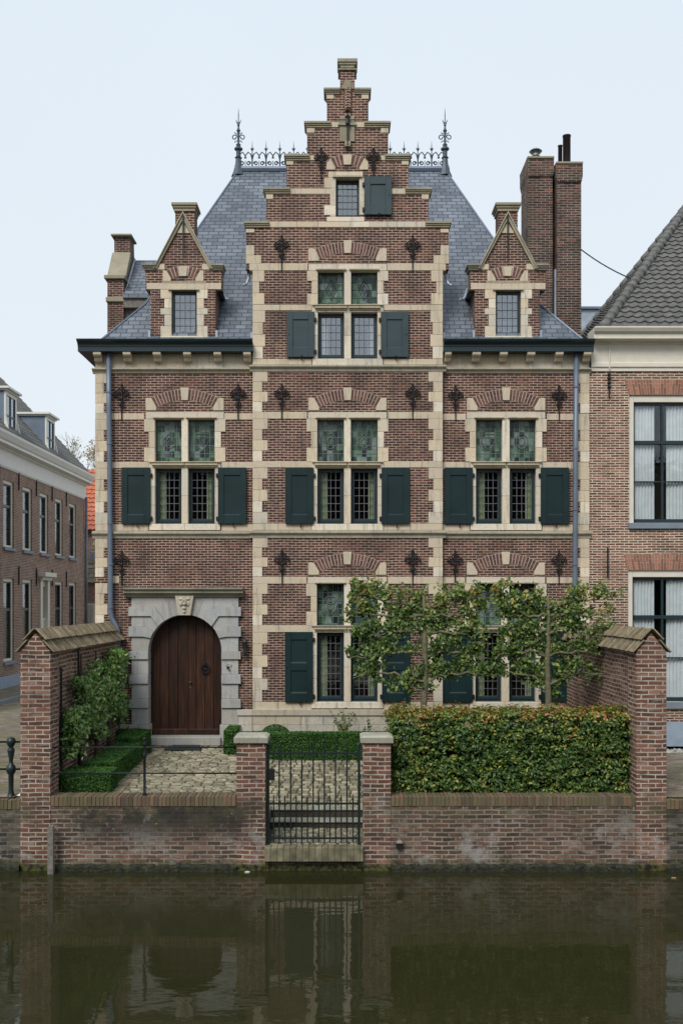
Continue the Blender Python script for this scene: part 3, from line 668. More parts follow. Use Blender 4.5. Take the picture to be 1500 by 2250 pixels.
# --- leaded window lights
def pane_grid(b, x0, x1, z0, z1, y, cols, rows, w=.006):
    for i in range(cols+1):
        x = x0+(x1-x0)*i/cols; b.box(x-w, x+w, y-.006, y+.003, z0, z1)
    for j in range(rows+1):
        z = z0+(z1-z0)*j/rows; b.box(x0, x1, y-.0075, y+.0018, z-w, z+w)
def motif(b, kind, cx, cz, s, y):
    loops = []
    if kind == 'diamond': loops = [[(0, 1.25), (.62, 0), (0, -1.25), (-.62, 0), (0, 1.25)], [(0, .7), (.33, 0), (0, -.7), (-.33, 0), (0, .7)]]
    elif kind == 'shield': loops = [[(-.7, .9), (.7, .9), (.75, 0), (.45, -.7), (0, -1.1), (-.45, -.7), (-.75, 0), (-.7, .9)], [(-.35, .5), (.35, .5), (.3, -.2), (0, -.6), (-.3, -.2), (-.35, .5)]]
    elif kind == 'ring':
        loops = [[(.7*math.cos(t), .95*math.sin(t)) for t in np.linspace(0, 2*math.pi, 13)], [(.35*math.cos(t), .5*math.sin(t)) for t in np.linspace(0, 2*math.pi, 9)]]
    elif kind == 'knot':
        loops = [[(.38*math.cos(t), -.1+.5*math.sin(t)) for t in np.linspace(0, 2*math.pi, 11)], [(-.8, .3), (-.5, .9), (0, 1.0), (.5, .9), (.8, .3), (.65, -.6), (0, -1.3), (-.65, -.6), (-.8, .3)],
                 [(.6*math.cos(t), .55+.5*math.sin(t)) for t in np.linspace(0, 2*math.pi, 11)]]
    elif kind == 'square': loops = [[(0, 1), (.7, .2), (.7, -.5), (0, -.9), (-.7, -.5), (-.7, .2), (0, 1)], [(0, .5), (.4, 0), (0, -.5), (-.4, 0), (0, .5)]]
    for lp in loops: b.tube([(cx+p[0]*s, y-.004, cz+p[1]*s*.95) for p in lp], .0085, 4)
def curtain(x0, x1, z0, z1, y, m, parent, folds=5, amp=.025):
    b = MB(); n = folds*6; vs = []; fs = []
    for i in range(n+1):
        x = x0+(x1-x0)*i/n; yy = y+amp*math.sin(2*math.pi*i/6+math.sin(i))
        vs += [(x, yy, z0), (x, yy, z1)]
    for i in range(n): fs.append((2*i, 2*i+2, 2*i+3, 2*i+1))
    b.add(vs, fs); return b.build('curtain', m, parent, smooth=True)
def light_(parent, x0, x1, p0, p1, plane, kind, cols, rows, glass='glass', mot=None, cur=None, lead='lead', fw=None, names=None, curm='cg', fm='frame'):
    yr = plane+.13
    X0, X1, Z0, Z1 = PX(x0, plane), PX(x1, plane), PZ(p1, plane), PZ(p0, plane)
    f = fw if fw is not None else (.075 if kind == 'case' else .018)
    fb = f+.04 if kind == 'case' else f
    b = MB(); b.box(X0, X0+f, yr, yr+.07, Z0, Z1); b.box(X1-f, X1, yr, yr+.07, Z0, Z1); b.box(X0+f, X1-f, yr+.001, yr+.069, Z1-f, Z1); b.box(X0+f, X1-f, yr+.001, yr+.069, Z0, Z0+fb)
    if kind == 'case':
        b.box(X0+f*.45, X1-f*.45, yr-.012, yr, Z0+.05, Z0+fb-.03); b.box(X0+.004, X1-.004, yr-.05, yr, Z0, Z0+.035)
        b.box(X0+f*.5, X0+f-.006, yr-.01, yr, Z0+fb, Z1-f*.5); b.box(X1-f+.006, X1-f*.5, yr-.01, yr, Z0+fb, Z1-f*.5)
    w = b.build('window' if parent is H else 'window_frame', M[fm], parent, bevel=.003)
    sub = w if parent is H else parent
    gx0, gx1, gz0, gz1 = X0+f, X1-f, Z0+fb, Z1-f
    b = MB(); b.box(gx0-.003, gx1+.003, yr+.03, yr+.035, gz0-.003, gz1+.003); b.build('pane', M[glass], sub)
    b = MB(); pane_grid(b, gx0, gx1, gz0, gz1, yr+.028, cols, rows, .0048 if lead == 'lead' else .0055)
    if mot: motif(b, mot, (gx0+gx1)/2, (gz0+gz1)/2, (gx1-gx0)*.34, yr+.022)
    b.build('leading', M[lead], sub)
    if cur:
        w_ = (gx1-gx0)
        if cur in ('l', 'both'): curtain(gx0-.02, gx0+w_*.34, gz0-.05, gz1+.05, yr+.085, M[curm], sub, 3)
        if cur in ('r', 'both'): curtain(gx1-w_*.3, gx1+.02, gz0-.05, gz1+.05, yr+.09, M[curm], sub, 3)
    return w
def shutter(x0, x1, p0, p1, plane, m, side, panels=1):
    """side = -1: the shutter hangs left of its window"""
    y0 = plane-.075; y1 = plane-.03
    X0, X1, Z0, Z1 = PX(x0, y0), PX(x1, y0), PZ(p1, y0), PZ(p0, y0)
    b = MB(); st = .13; rl = .17
    b.box(X0, X0+st, y0, y1, Z0, Z1); b.box(X1-st, X1, y0, y1, Z0, Z1); b.box(X0+st, X1-st, y0, y1, Z1-rl, Z1); b.box(X0+st, X1-st, y0, y1, Z0, Z0+rl+.02)
    zs = [(Z0+rl+.02, Z1-rl)]
    if panels == 2:
        zm = (Z0+Z1)/2; b.box(X0+st, X1-st, y0, y1, zm-.08, zm+.08); zs = [(Z0+rl+.02, zm-.08), (zm+.08, Z1-rl)]
    o = b.build('shutter', m, H, bevel=.004)
    b = MB()
    for za, zb in zs:
        b.box(X0+st+.001, X1-st-.001, y0+.022, y1-.002, za+.001, zb-.001)
        b.prism([(y0+.022, za), (y0+.001, za), (y0+.022, za+.028)], X0+st, X1-st, 'x')
        xm = (X0+X1)/2
        for q in (-.045, .045): b.box(xm+q-.003, xm+q+.003, y0+.0215, y0+.024, za+.03, zb-.01)
    b.build('panel', m, o)
    hx = X1 if side < 0 else X0
    for zz in (Z0+.12, Z1-.17):
        q = MB(); q.box(hx-.02, hx+.02, y0-.008, y0+.03, zz-.03, zz+.03); q.box(*(sorted((hx, hx-side*.045))), y0+.012, plane-.02, zz-.04, zz+.04)
        q.build('hinge', M['iron'], o)
    xm = (X0*.45+X1*.55); q = MB(); q.tube([(xm, plane-.05, Z0-.08), (xm, y0-.01, Z0-.03), (xm-.005, y0-.015, Z0+.03)], .011, 5); q.tube([(xm-.03, y0-.012, Z0+.005), (xm+.03, y0-.012, Z0+.005)], .009, 5)
    q.build('shutter_hook', M['iron'], o)
    hx = X0+.05 if side < 0 else X1-.05
    q = MB(); q.lathe([(.013, 0), (.013, .03)], 0, 0, 8); q.v = [(hx+v[0], y0-.012+v[2]*.7, (Z0+Z1)/2+v[1]) for v in q.v]; q.build('knob', M['iron'], o)
    return o
def cross_window(k, motifs, curt, sh, low=(4, 6), up=(5, 5)):
    x0, x1, x2, x3, lv, pl = W[k]; (u0, u1), (l0, l1) = LV[lv]['u'], LV[lv]['l']
    yf = pl-.02; yd = pl+.28; b = MB()
    # jambs with alternating wide blocks
    hgt = u1-u0
    for sg, e in ((-1, x0), (1, x3)):
        for (a, c, w) in ((u0, u0+hgt*.3, 23.5), (u0+hgt*.3, u0+hgt*.67, 13.5), (u0+hgt*.67, u1, 23.5)):
            b.pbox(*sorted((e, e+sg*w)), a+.2, c-.2, yf, yd, yf)
        n = 3 if lv < 3 else 2
        for i in range(n): b.pbox(*sorted((e, e+sg*11)), l0+(l1-l0)*i/n+.2, l0+(l1-l0)*(i+1)/n-.2, yf, yd, yf)
    xm0, xm1 = x1, x2
    b.pbox(xm0, xm1, u0+.2, u1-.2, yf, yd, yf)
    for i in range(2): b.pbox(xm0, xm1, l0+(l1-l0)*i/2+.2, l0+(l1-l0)*(i+1)/2-.2, yf, yd, yf)
    # lintel, transom, sill
    b.pbox(x0-20, x3+20, u0-15, u0-.2, yf-.002, yd, yf)
    b.pbox(x0-13, (xm0+xm1)/2-.2, u1+.2, l0-.2, yf, yd, yf); b.pbox((xm0+xm1)/2+.2, x3+13, u1+.2, l0-.2, yf, yd, yf)
    b.pbox(x0-12, (xm0+xm1)/2-.2, l1+.2, l1+14, yf-.01, yd, yf); b.pbox((xm0+xm1)/2+.2, x3+12, l1+.2, l1+14, yf-.01, yd, yf)
    b.build('window_surround', M['stone'], H, bevel=.005)
    b = MB()     # small projecting hoods over each light
    for (a, c) in ((x0, x1), (x2, x3)):
        b.pbox(a-4, c+4, u0-4, u0-1, yf-.045, yf, yf); b.pbox(a-6, c+6, u1+5, u1+8.5, yf-.065, yf, yf); b.pbox(a-4, c+4, u1+8.6, u1+11.5, yf-.035, yf, yf)
    b.pbox(x0-12, x3+12, u1-.3, u1+1.8, yf-.045, yf-.001, yf)
    b.split('hood_mould', M['stone_s'], H, bevel=.004)
    top = lv == 3
    for (a, c, mo, sd, cu) in ((x0, x1, motifs[0], 'l', curt[0]), (x2, x3, motifs[1], 'r', curt[1])):
        light_(H, a, c, u0, u1, pl, 'fixed', up[0], up[1], 'stain', mo, None, 'leadd' if top else 'lead')
        light_(H, a, c, l0, l1, pl, 'case', low[0], low[1], 'glassu' if top else 'glass', None, cu, 'leadd' if top else 'lead', curm='cw' if top else 'cg', fm='frame')
    for (a, c, sd) in sh: shutter(a, c, l0-1.5, l1 if not top else l1-4, pl, M['greyteal'] if top else M['teal'], sd, 2 if lv == 1 else 1)
    cx = (x0+x3)/2; ho = 62.5
    kb_ = {3: (529, 557), 2: (852, 880), 1: (1212.5, 1240.5)}[lv]; sp_ = {3: 568, 2: 895, 1: 1256}[lv]
    arch(cx, ho, sp_, kb_[1]-1.5, 22.5, 18, kb_[0], kb_[1], pl)
cross_window('c3', ('diamond', 'diamond'), ('l', 'r'), ((630, 690.5, -1), (836.5, 897, 1)), (4, 5), (4, 4))
cross_window('c2', ('ring', 'square'), ('l', 'r'), ((627, 688.5, -1), (838, 899.5, 1)))
cross_window('c1', ('knot', 'knot'), ('l', 'r'), ((626, 687, -1), (839, 900, 1)), (4, 8))
cross_window('l2', ('square', 'shield'), ('l', 'r'), ((267.5, 330, -1), (479, 541, 1)))
cross_window('r2', ('shield', 'ring'), ('l', 'r'), ((976.5, 1038, -1), (1187.5, 1249, 1)))
cross_window('r1', ('shield', 'ring'), ('l', 'r'), ((974, 1037.5, -1), (1188, 1249, 1)), (4, 8))
# gable window at the top with its one open shutter
b = MB(); pl = YB; yf = pl-.02
for (a, c, p0, p1) in ((721, 737.5, 377, 390.5), (712, 730, 390.7, 413), (789, 797, 377, 390.5), (712, 737.5, 451, 472.5), (725, 737.5, 413, 451), (789, 800, 391, 472), (737.6, 788.9, 377, 390.2), (718, 800, 476.3, 486.3), (725, 737.5, 472.7, 476)):
    b.pbox(a, c, p0, p1, yf, pl+.28, yf)
b.pbox(729, 737.5, 391, 412.9, yf, pl+.28, yf)
b.build('window_surround', M['stone'], H, bevel=.005)
b = MB(); b.pbox(731, 795, 386.5, 390, yf-.04, yf, yf); b.split('hood_mould', M['stone_s'], H)
light_(H, 737.5, 789, 390.5, 476, pl, 'case', 4, 5, 'glassu', None, None, 'leadd', fw=.045)
shutter(800.5, 860, 387, 471, pl, M['greyteal'], 1)
arch(763, 27, 368, 361, 21, 19, 341, 363, pl, spw=20, sph=26)
# inner jamb of the missing shutter: nothing there; the left side shows bare brick

# --- wall anchors
def anchor_proto():
    b = MB()
    b.tube([(0, 0, 0), (0, 0, .3), (0, -.01, .5), (0, 0, .74)], [.012, .017, .02, .012], 5)
    def scroll(cx, cz, r, sg, t0, turns=1.35, w=.013):
        pts = []
        for i in range(15):
            t = t0+sg*2*math.pi*turns*i/14; rr = r*(1-.72*i/14); pts.append((cx+rr*math.cos(t), -.012, cz+rr*math.sin(t)))
        b.tube(pts, w, 4)
    for sg in (-1, 1):
        scroll(sg*.095, .545, .07, -sg, math.pi/2 if sg > 0 else math.pi/2)
        b.tube([(0, -.01, .42), (sg*.04, -.01, .47), (sg*.1, -.01, .475)], .014, 4)
        b.tube([(0, -.01, .52), (sg*.05, -.015, .6), (sg*.085, -.01, .625), (sg*.06, -.01, .66)], .012, 4)
        scroll(sg*.035, .34, .032, -sg, math.pi/2, 1.1, .01)
        b.tube([(0, -.01, .25), (sg*.035, -.01, .275), (sg*.03, -.01, .31)], .01, 4)
        b.tube([(0, -.01, .63), (sg*.045, -.01, .665), (sg*.02, -.01, .7)], .012, 4)
        b.lathe([(.001, -.02), (.018, 0), (.001, .02)], sg*.165, -.012, 6); 
        for k in range(len(b.v)-18, len(b.v)): x, y, z = b.v[k]; b.v[k] = (x, y, z+.535)
    b.lathe([(.001, .71), (.03, .745), (.001, .79)], 0, -.005, 6)
    b.lathe([(.022, .44), (.03, .46), (.022, .48)], 0, -.005, 6)
    me = bpy.data.meshes.new('wall_anchor'); me.from_pydata(b.v, [], b.f); me.materials.append(M['iron']); me.update(); return me
AM = anchor_proto()
for (px, py, pl, s) in ((619, 596, YB, 1), (906, 596, YB, 1), (706, 401, YB, .96), (820, 401, YB, .96), (619, 921, YB, 1), (906, 921, YB, 1), (620, 1286, YB, 1.02), (906, 1286, YB, 1.02),
                     (268.5, 924, 0, 1.04), (523.5, 924, 0, 1.04), (268.5, 1286, 0, 1.0), (1000, 924, 0, 1), (1227, 924, 0, 1), (999, 1286, 0, 1), (1226.5, 1286, 0, 1)):
    o = bpy.data.objects.new('wall_anchor', AM); col.objects.link(o); o.parent = H; o.location = (PX(px, pl), pl-.035, PZ(py, pl)); o.scale = (s, 1, s)

# --- gutters, corbels, pipes
def gutter(x0, x1, left=False, right=False):
    z0, z1 = PZ(771, -.3), PZ(745, -.36); h = z1-z0
    prof = [(.02, z0), (-.28, z0), (-.28, z0+h*.42), (-.3, z0+h*.45), (-.3, z0+h*.55), (-.34, z0+h*.72), (-.40, z0+h*.84), (-.41, z1), (-.36, z1), (-.34, z1-.05), (-.1, z1-.05), (.02, z1-.04)]
    b = MB(); b.prism(prof, x0, x1, 'x')
    o = b.build('gutter_cornice', M['gutter'], H)
    return z0, z1
gz0, gz1 = gutter(PX(168, -.4), PX(554.5, -.4)); gutter(PX(975, -.4), PX(1307, -.4))
b = MB(); b.box(PX(168, -.4)+.001, XL+.05, .021, 8.2, gz0+.002, gz1-.03);  b.split('side_gutter', M['gutter'], H)
for (x0, x1) in ((206, 223), (271, 288), (337, 354), (403.5, 420), (470, 486), (535, 551), (977, 991), (1037, 1055), (1097, 1114), (1157, 1174), (1219, 1236), (1281, 1297)):
    xa, xb = PX(x0, -.2), PX(x1, -.2); z1 = gz0-.002; z0 = z1-.2; b = MB()
    b.prism([(-.0, z0+.03), (-.08, z0), (-.13, z0+.03), (-.15, z0+.09), (-.24, z0+.12), (-.26, z1-.05), (-.26, z1), (0, z1)], xa, xb, 'x'); b.build('corbel', M['stone'], H, bevel=.004)
def pipe(pts, r, rings, m='zinc', name='downpipe'):
    b = MB(); b.tube(pts, r, 10); o = b.build(name, M[m], H, smooth=True)
    q = MB()
    for (x, y, z) in rings: q.lathe([(r+.001, z-.02), (r+.012, z-.018), (r+.012, z+.018), (r+.001, z+.02)], x, y, 10); q.box(x-.01, x+.01, y, .0, z-.012, z+.012)
    q.split('pipe_bracket', M[m], o)
yp = -.12
pz = lambda py: PZ(py, yp); qx = lambda px: PX(px, yp)
pipe([(qx(239), yp, pz(772)), (qx(240), yp, pz(900)), (qx(242), yp, pz(1100)), (qx(243.5), yp, pz(1340)), (qx(245), yp, pz(1356)), (qx(250), yp, pz(1366)), (qx(256), yp, pz(1376)), (qx(259.5), yp, pz(1388)), (qx(260), yp, pz(1400)), (qx(258), yp, pz(1640))], .056,
     [(qx(239.5), yp, pz(862)), (qx(241), yp, pz(975)), (qx(242.5), yp, pz(1150)), (qx(243.5), yp, pz(1240)), (qx(243.5), yp, pz(1335))])
pipe([(qx(1265), yp, pz(772)), (qx(1263.5), yp, pz(1000)), (qx(1262), yp, pz(1300)), (qx(1260), yp, pz(1640))], .056, [(qx(1264.5), yp, pz(850)), (qx(1263.5), yp, pz(985)), (qx(1262.6), yp, pz(1120)), (qx(1262), yp, pz(1240)), (qx(1261.5), yp, pz(1390))])

# --- main roof (hipped, slightly flared)
def roofpt(px, py, y): return (PX(px, y), y, PZ(py, y))
RY = 4.0
e0 = (PX(222), -.02, PZ(745)+.0); rz = PZ(374, RY); rxl = PX(524, RY); rxr = PX(978, RY); ez = PZ(745); kz = ez+1.0; ky = .72
exl, exr = PX(226), PX(1277); kxl = exl+.78; kxr = exr-.78
b = MB()
vs = [(exl, -.02, ez), (exr, -.02, ez), (exr, 8.02, ez), (exl, 8.02, ez), (kxl, ky+.05, kz), (kxr, ky+.05, kz), (kxr, 8-ky-.05, kz), (kxl, 8-ky-.05, kz), (rxl, RY, rz), (rxr, RY, rz)]
q0, q1 = PX(575), PX(953); ky_ = ky+.05
b.add([(exl, -.02, ez), (q0, -.02, ez), (q0, ky_, kz), (kxl, ky_, kz), (q1, -.02, ez), (exr, -.02, ez), (kxr, ky_, kz), (q1, ky_, kz)], [(0,1,2,3), (4,5,6,7)])
b.add(vs, [(1,2,6,5), (2,3,7,6), (3,0,4,7), (4,5,9,8), (5,6,9), (6,7,8,9), (7,4,8)])
ROOF = b.build('roof', M['slate'], H)
b = MB()
for (p, q_) in (((exl, -.02, ez), (kxl, ky+.05, kz)), ((kxl, ky+.05, kz), (rxl, RY, rz)), ((exr, -.02, ez), (kxr, ky+.05, kz)), ((kxr, ky+.05, kz), (rxr, RY, rz))): b.tube([p, q_], .028, 6)
b.tube([(rxl-.1, RY, rz+.02), (rxr+.1, RY, rz+.02)], .09, 8)
b.build('ridge_lead', M['zinc'], ROOF)
# cresting
b = MB(); s = (D0+RY)/F; zb = PZ(370, RY); n = 15; u = (rxr-rxl)/n; hh = .47
b.tube([(rxl, RY, zb+.04), (rxr, RY, zb+.04)], .014, 4)
for i in range(n):
    xc = rxl+(i+.5)*u
    for sg in (-1, 1):
        b.tube([(xc+sg*u*.49, RY, zb+.04), (xc+sg*u*.49, RY, zb+hh*.5), (xc+sg*u*.4, RY, zb+hh*.78), (xc+sg*u*.2, RY, zb+hh*.9), (xc, RY, zb+hh*.7), (xc+sg*u*.05, RY, zb+hh*.55)], .016, 4)
        b.tube([(xc+sg*(u*.24+u*.16*(1-.6*k/12)*math.cos(k*.62)), RY, zb+.13+u*.16*(1-.6*k/12)*math.sin(k*.62)) for k in range(13)], .016, 4)
    b.tube([(xc, RY, zb+.04), (xc, RY, zb+.2)], .010, 4)
    x = xc+u*.5; b.tube([(x, RY, zb), (x, RY, zb+hh*1.2)], .012, 4); b.lathe([(.001, zb+hh*.95), (.028, zb+hh*1.08), (.012, zb+hh*1.15), (.001, zb+hh*1.55)], x, RY, 6)
    for sg in (-1, 1): b.tube([(x, RY, zb+hh*.95), (x+sg*.045, RY, zb+hh*1.12)], .009, 4)
b.build('roof_cresting', M['crest'], H)
def finial(px):
    x = PX(px, RY); Z = lambda p: PZ(p, RY); b = MB()
    b.lathe([(.19, Z(388)), (.13, Z(376)), (.085, Z(360)), (.07, Z(349)), (.10, Z(347)), (.06, Z(344)), (.06, Z(332)), (.11, Z(329)), (.11, Z(326)), (.05, Z(322)), (.065, Z(318)), (.03, Z(315)), (.03, Z(292)), (.055, Z(287)), (.03, Z(283)), (.02, Z(278)), (.035, Z(276)), (.012, Z(268)), (.012, Z(252)), (.003, Z(238))], x, RY, 8)
    for sg in (-1, 1):
        for zc, tt in ((Z(302), 0), ):
            b.tube([(x+sg*(.1+.075*(1-.55*k/12)*math.cos(math.pi-k*.55)), RY, zc+.075*(1-.55*k/12)*math.sin(math.pi-k*.55)) for k in range(13)], .014, 4)
            b.tube([(x, RY, zc+.1), (x+sg*.06, RY, zc+.09), (x+sg*.1, RY, zc+.13)], .012, 4); b.tube([(x, RY, zc-.1), (x+sg*.06, RY, zc-.09), (x+sg*.1, RY, zc-.13)], .012, 4)
        b.tube([(x, RY, Z(276)), (x+sg*.03, RY, Z(270)), (x+sg*.07, RY, Z(263))], [.02, .018, .004], 5)
    b.build('roof_finial', M['crest'], H)
finial(524); finial(977)
# --- dormers
def dormer(dx):
    pl = .04; P = lambda p: p+dx
    D = MB()
    xs = [PX(P(q), pl) for q in (320, 331, 377, 432.5, 473.6, 487)]; zs = [PZ(q, pl) for q in (742, 738.6, 638, 635.6, 592)]
    def sol(x, z):
        if z > zs[3]: return xs[0] < x < xs[5]
        if not xs[1] < x < xs[4]: return False
        return not (xs[2]-.006 < x < xs[3]+.006 and zs[1] < z < zs[2])
    D.cells(xs, zs, sol, pl, pl+.3)
    ap = (PX(P(403), pl), PZ(474, pl)); D.prism([(PX(P(340), pl), PZ(592, pl)+.001), ap, (PX(P(466), pl), PZ(592, pl)+.001)], pl, pl+.3)
    zc = PZ(630, pl)
    D.box(xs[1]+.001, xs[1]+.2, pl+.301, 2.6, PZ(742, pl), zc); D.box(xs[4]-.2, xs[4]-.001, pl+.301, 2.6, PZ(742, pl), zc)
    D.pbox(P(384), P(426.5), 462, 560, pl+.08, pl+.5, pl)
    o = D.build('dormer', M['brick'], H)
    b = MB(); xm = (xs[1]+xs[4])/2; ey = PZ(628, pl); ry = PZ(500, pl)
    b.prism([(xs[1]-.12, ey), (xm, ry), (xs[4]+.12, ey), (xs[4]+.12, ey-.06), (xs[1]-.12, ey-.06)], pl+.302, 3.4); b.build('dormer_roof', M['slate'], o)
    b = MB()   # stone raking copes, shoulder caps, top cap
    for sg in (-1, 1):
        x0, z0 = PX(P(403+sg*66.5), pl), PZ(592, pl); x1, z1 = PX(P(403), pl), PZ(466, pl)
        xi0 = PX(P(403+sg*58), pl); zi1 = PZ(484, pl)
        b.prism([(x0, z0), (x1+sg*.0, z1), (x1, zi1), (xi0, z0)], pl-.05, pl+.34)
        b.prism([(x0-sg*.01, z0), (x1, z1), (x1, z1-.055), (x0-sg*.035, z0)], pl-.08, pl-.049)
        e = 403+sg*90; i_ = 403+sg*62
        for (a, c, oo) in ((582, 586.5, .1), (586.6, 590, .07), (590.1, 594, .04)):
            k = (a-582)*.5; b.pbox(*sorted((P(e-sg*k), P(i_))), a, c, pl-oo, pl+.34, pl)
    for (a, c, k) in ((444, 450, 0), (450.1, 455, 2.5), (455.1, 461.5, 5)): b.pbox(P(376.5+k), P(433-k), a, c, pl+.0+k*.01, pl+.58-k*.01, pl)
    b.split('raking_cope', M['stone_w'], o, bevel=.005)
    b = MB(); yf = pl-.02
    b.pbox(P(322.5), P(486), 621.5, 635.6, yf, pl+.1, yf); b.pbox(P(356), P(453), 619, 621.4, yf-.01, pl+.1, yf)
    b.prism([(PX(P(388), yf), PZ(512, yf)), (PX(P(403), yf), PZ(487, yf)), (PX(P(418), yf), PZ(512, yf))], yf+.004, pl+.1)
    for sg in (-1, 1):
        e = 377 if sg < 0 else 432.5
        for (w, a, c) in ((24, 636, 656), (15.5, 656.4, 677), (24, 677.4, 691), (15.5, 691.4, 716), (24, 716.4, 738)): b.pbox(*sorted((P(e), P(e+sg*w))), a, c, yf, pl+.28, yf)
        q0 = 403+sg*61; b.prism([(PX(P(q0), yf), PZ(592.4, yf)), (PX(P(403+sg*41), yf), PZ(592.4, yf)), (PX(P(403+sg*41), yf), PZ(580, yf)), (PX(P(403+sg*53), yf), PZ(580, yf))], yf, pl+.1)
    b.pbox(P(353), P(457), 738.5, 742, yf-.02, pl+.2, yf)
    b.split('dormer_stone', M['stone'], o, bevel=.004)
    b = MB(); b.pbox(P(370), P(438), 635.8, 638, yf-.045, pl+.1, yf); b.split('hood_mould', M['stone_s'], o)
    light_(o, P(377), P(432.5), 638.2, 738.4, pl-.06, 'case', 4, 5, 'glassu', None, None, 'leadd', fw=.05)
    arch(P(403), 27, 612.5, 605, 20, 18, 587.5, 607.5, pl, parent=o, spw=19, sph=25)
    b = MB(); b.tube([(PX(P(403)), pl-.06, PZ(566)), (PX(P(403)), pl-.06, PZ(474))], [.012, .024], 4, True); b.build('anchor_bar', M['iron'], o)
    b = MB()
    sx = xs[4]+.14 if dx == 0 else xs[1]-.14; sg = 1 if dx == 0 else -1
    b.tube([(sx, pl+.2, ey), (sx+sg*.05, pl+.2, ey-.18), (sx+sg*.1, pl+.12, ey-.26), (sx+sg*.18, pl+.05, ey-.27)], .03, 6)
    b.build('lead_spout', M['zincl'], o)
    b = MB()
    for xx in (xs[1]-.05, xs[4]): b.box(xx, xx+.05, pl-.02, pl+.4, PZ(742, pl)-.02, PZ(726, pl))
    b.split('lead_flashing', M['zincl'], o)
dormer(0); dormer(711.5)
for sg, px in ((1, 541), (-1, 985)):
    x = PX(px); b = MB(); b.tube([(x+sg*.08, .1, PZ(590)), (x+sg*.05, .1, PZ(606)), (x, .05, PZ(622)), (x-sg*.08, -.02, PZ(628))], .03, 6); b.build('lead_spout', M['zincl'], H)
    b = MB(); b.box(*sorted((PX(556 if sg > 0 else 971.5), PX(556-sg*6 if sg > 0 else 971.5+6))), .0, .1, PZ(744), PZ(730)); b.split('lead_flashing', M['zincl'], H)
# --- chimneys
def chimney(x0, x1, py0, y, dep, ztop_py, zb=6., cap=.1):
    X0, X1, z1 = PX(x0, y), PX(x1, y), PZ(ztop_py, y); b = MB()
    b.box(X0, X1, y, y+dep, zb, z1-.5)
    b.prism([(X0, z1-.5), (X0-.03, z1-.36), (X0-.03, z1-.06), (X1+.03, z1-.06), (X1+.03, z1-.36), (X1, z1-.5)], y-.04, y+dep+.04)
    o = b.build('chimney', M['brick_c'], H); b = MB(); b.box(X0-.034, X1+.034, y-.07, y+dep+.07, z1-.058, z1); b.build('chimney_cap', M['stone_w'], o, bevel=.01)
    return o, X0, X1, z1
YC = 3.4
c1, a0, a1, z1 = chimney(1160, 1213, 346, YC, 1.0, 345)
b = MB(); xc = PX(1181, YC); zc = z1
b.lathe([(.14, zc), (.12, zc+.06), (.10, zc+.07), (.10, zc+.12), (.135, zc+.13), (.09, zc+.17), (.09, zc+.22), (.13, zc+.23), (.1, zc+.25), (.1, zc+.27), (.17, zc+.275), (.12, zc+.32), (.02, zc+.335)], xc, YC+.3, 12); b.build('flue_cowl', M['steel'], c1, smooth=False)
b = MB(); b.lathe([(.1, zc), (.1, zc+.06), (.02, zc+.08)], xc-.16, YC+.2, 10); b.build('vent_cap', M['steel'], c1)
lk = MB(); lk.box(PX(1212, YC), PX(1226, YC), YC+.32, YC+.5, 6, PZ(372, YC)); lk.build('shade_gap_infill', M['brick_c'], c1)  # added infill, set back so the slit between the stacks reads as shade
c2, a0, a1, z1 = chimney(1222.5, 1276, 357, YC-.1, .55, 357)
for (px, r, top) in ((1234.5, .055, 310), (1247, .1, 292)):
    b = MB(); x = PX(px, YC); b.lathe([(r, z1-.02), (r, PZ(top+2, YC)), (r+.01, PZ(top+2, YC)), (r+.01, PZ(top, YC)), (r*.8, PZ(top, YC))], x, YC+.15+(0 if r > .08 else .1), 12); b.build('flue_pipe', M['pipe_br'], c2, smooth=True)
b = MB(); b.box(PX(1217, YC), PX(1223, YC), YC-.02, YC+.3, PZ(700, YC), PZ(592, YC)); b.split('lead_flashing', M['zincl'], H)
# --- rear wing with its own small gable on the left
g0, g1 = -5.93, -5.52
b = MB(); b.prism([(3.3, 7.0), (3.3, PZ(614, 3.3)), (3.55, PZ(612, 3.5)), (4.05, PZ(558, 4.0)), (4.05, PZ(522, 4.1)), (4.55, PZ(522, 4.1)), (4.6, PZ(560, 4.1)), (5.9, 10.2), (5.9, 7.0)], g0, g1, 'x'); W3 = b.build('rear_gable', M['brick'], H)
b = MB(); b.prism([(3.5, PZ(612, 3.5)-.02), (3.45, PZ(606, 3.5)), (4.0, PZ(556, 4.0)+.02), (4.08, PZ(570, 4.0))], g0-.04, g1+.03, 'x')
b.box(g0-.07, g1+.05, 3.22, 3.6, PZ(614, 3.3), PZ(606, 3.3)); b.box(g0-.07, g1+.06, 3.95, 4.62, PZ(522, 4.1)+.002, PZ(514.5, 4.0)); b.box(g0-.03, g1+.03, 3.24, 3.5, PZ(664, 3.3), PZ(654, 3.3)); b.split('gable_cope', M['stone_w'], W3, gap=.0, bevel=.01)
rz2 = PZ(569, 4.5); ez2 = PZ(648, 3.2)
b = MB(); b.prism([(3.2, ez2), (4.6, rz2), (6.0, ez2), (6.0, ez2-.08), (3.2, ez2-.08)], g1+.001, -3.6, 'x'); b.build('rear_roof', M['slate'], W3)
b = MB(); b.box(g1+.002, -3.8, 3.42, 3.7, 8.0, ez2-.081); b.box(g1+.002, -4.2, 3.25, 3.41, ez2-.3, ez2-.082); b.build('rear_wall', M['woodgrey'], W3)
b = MB(); b.tube([(g1+.03, 3.3, ez2+.05), (g1+.03, 4.5, rz2+.0)], .03, 4); b.build('lead_flashing', M['zincl'], W3)

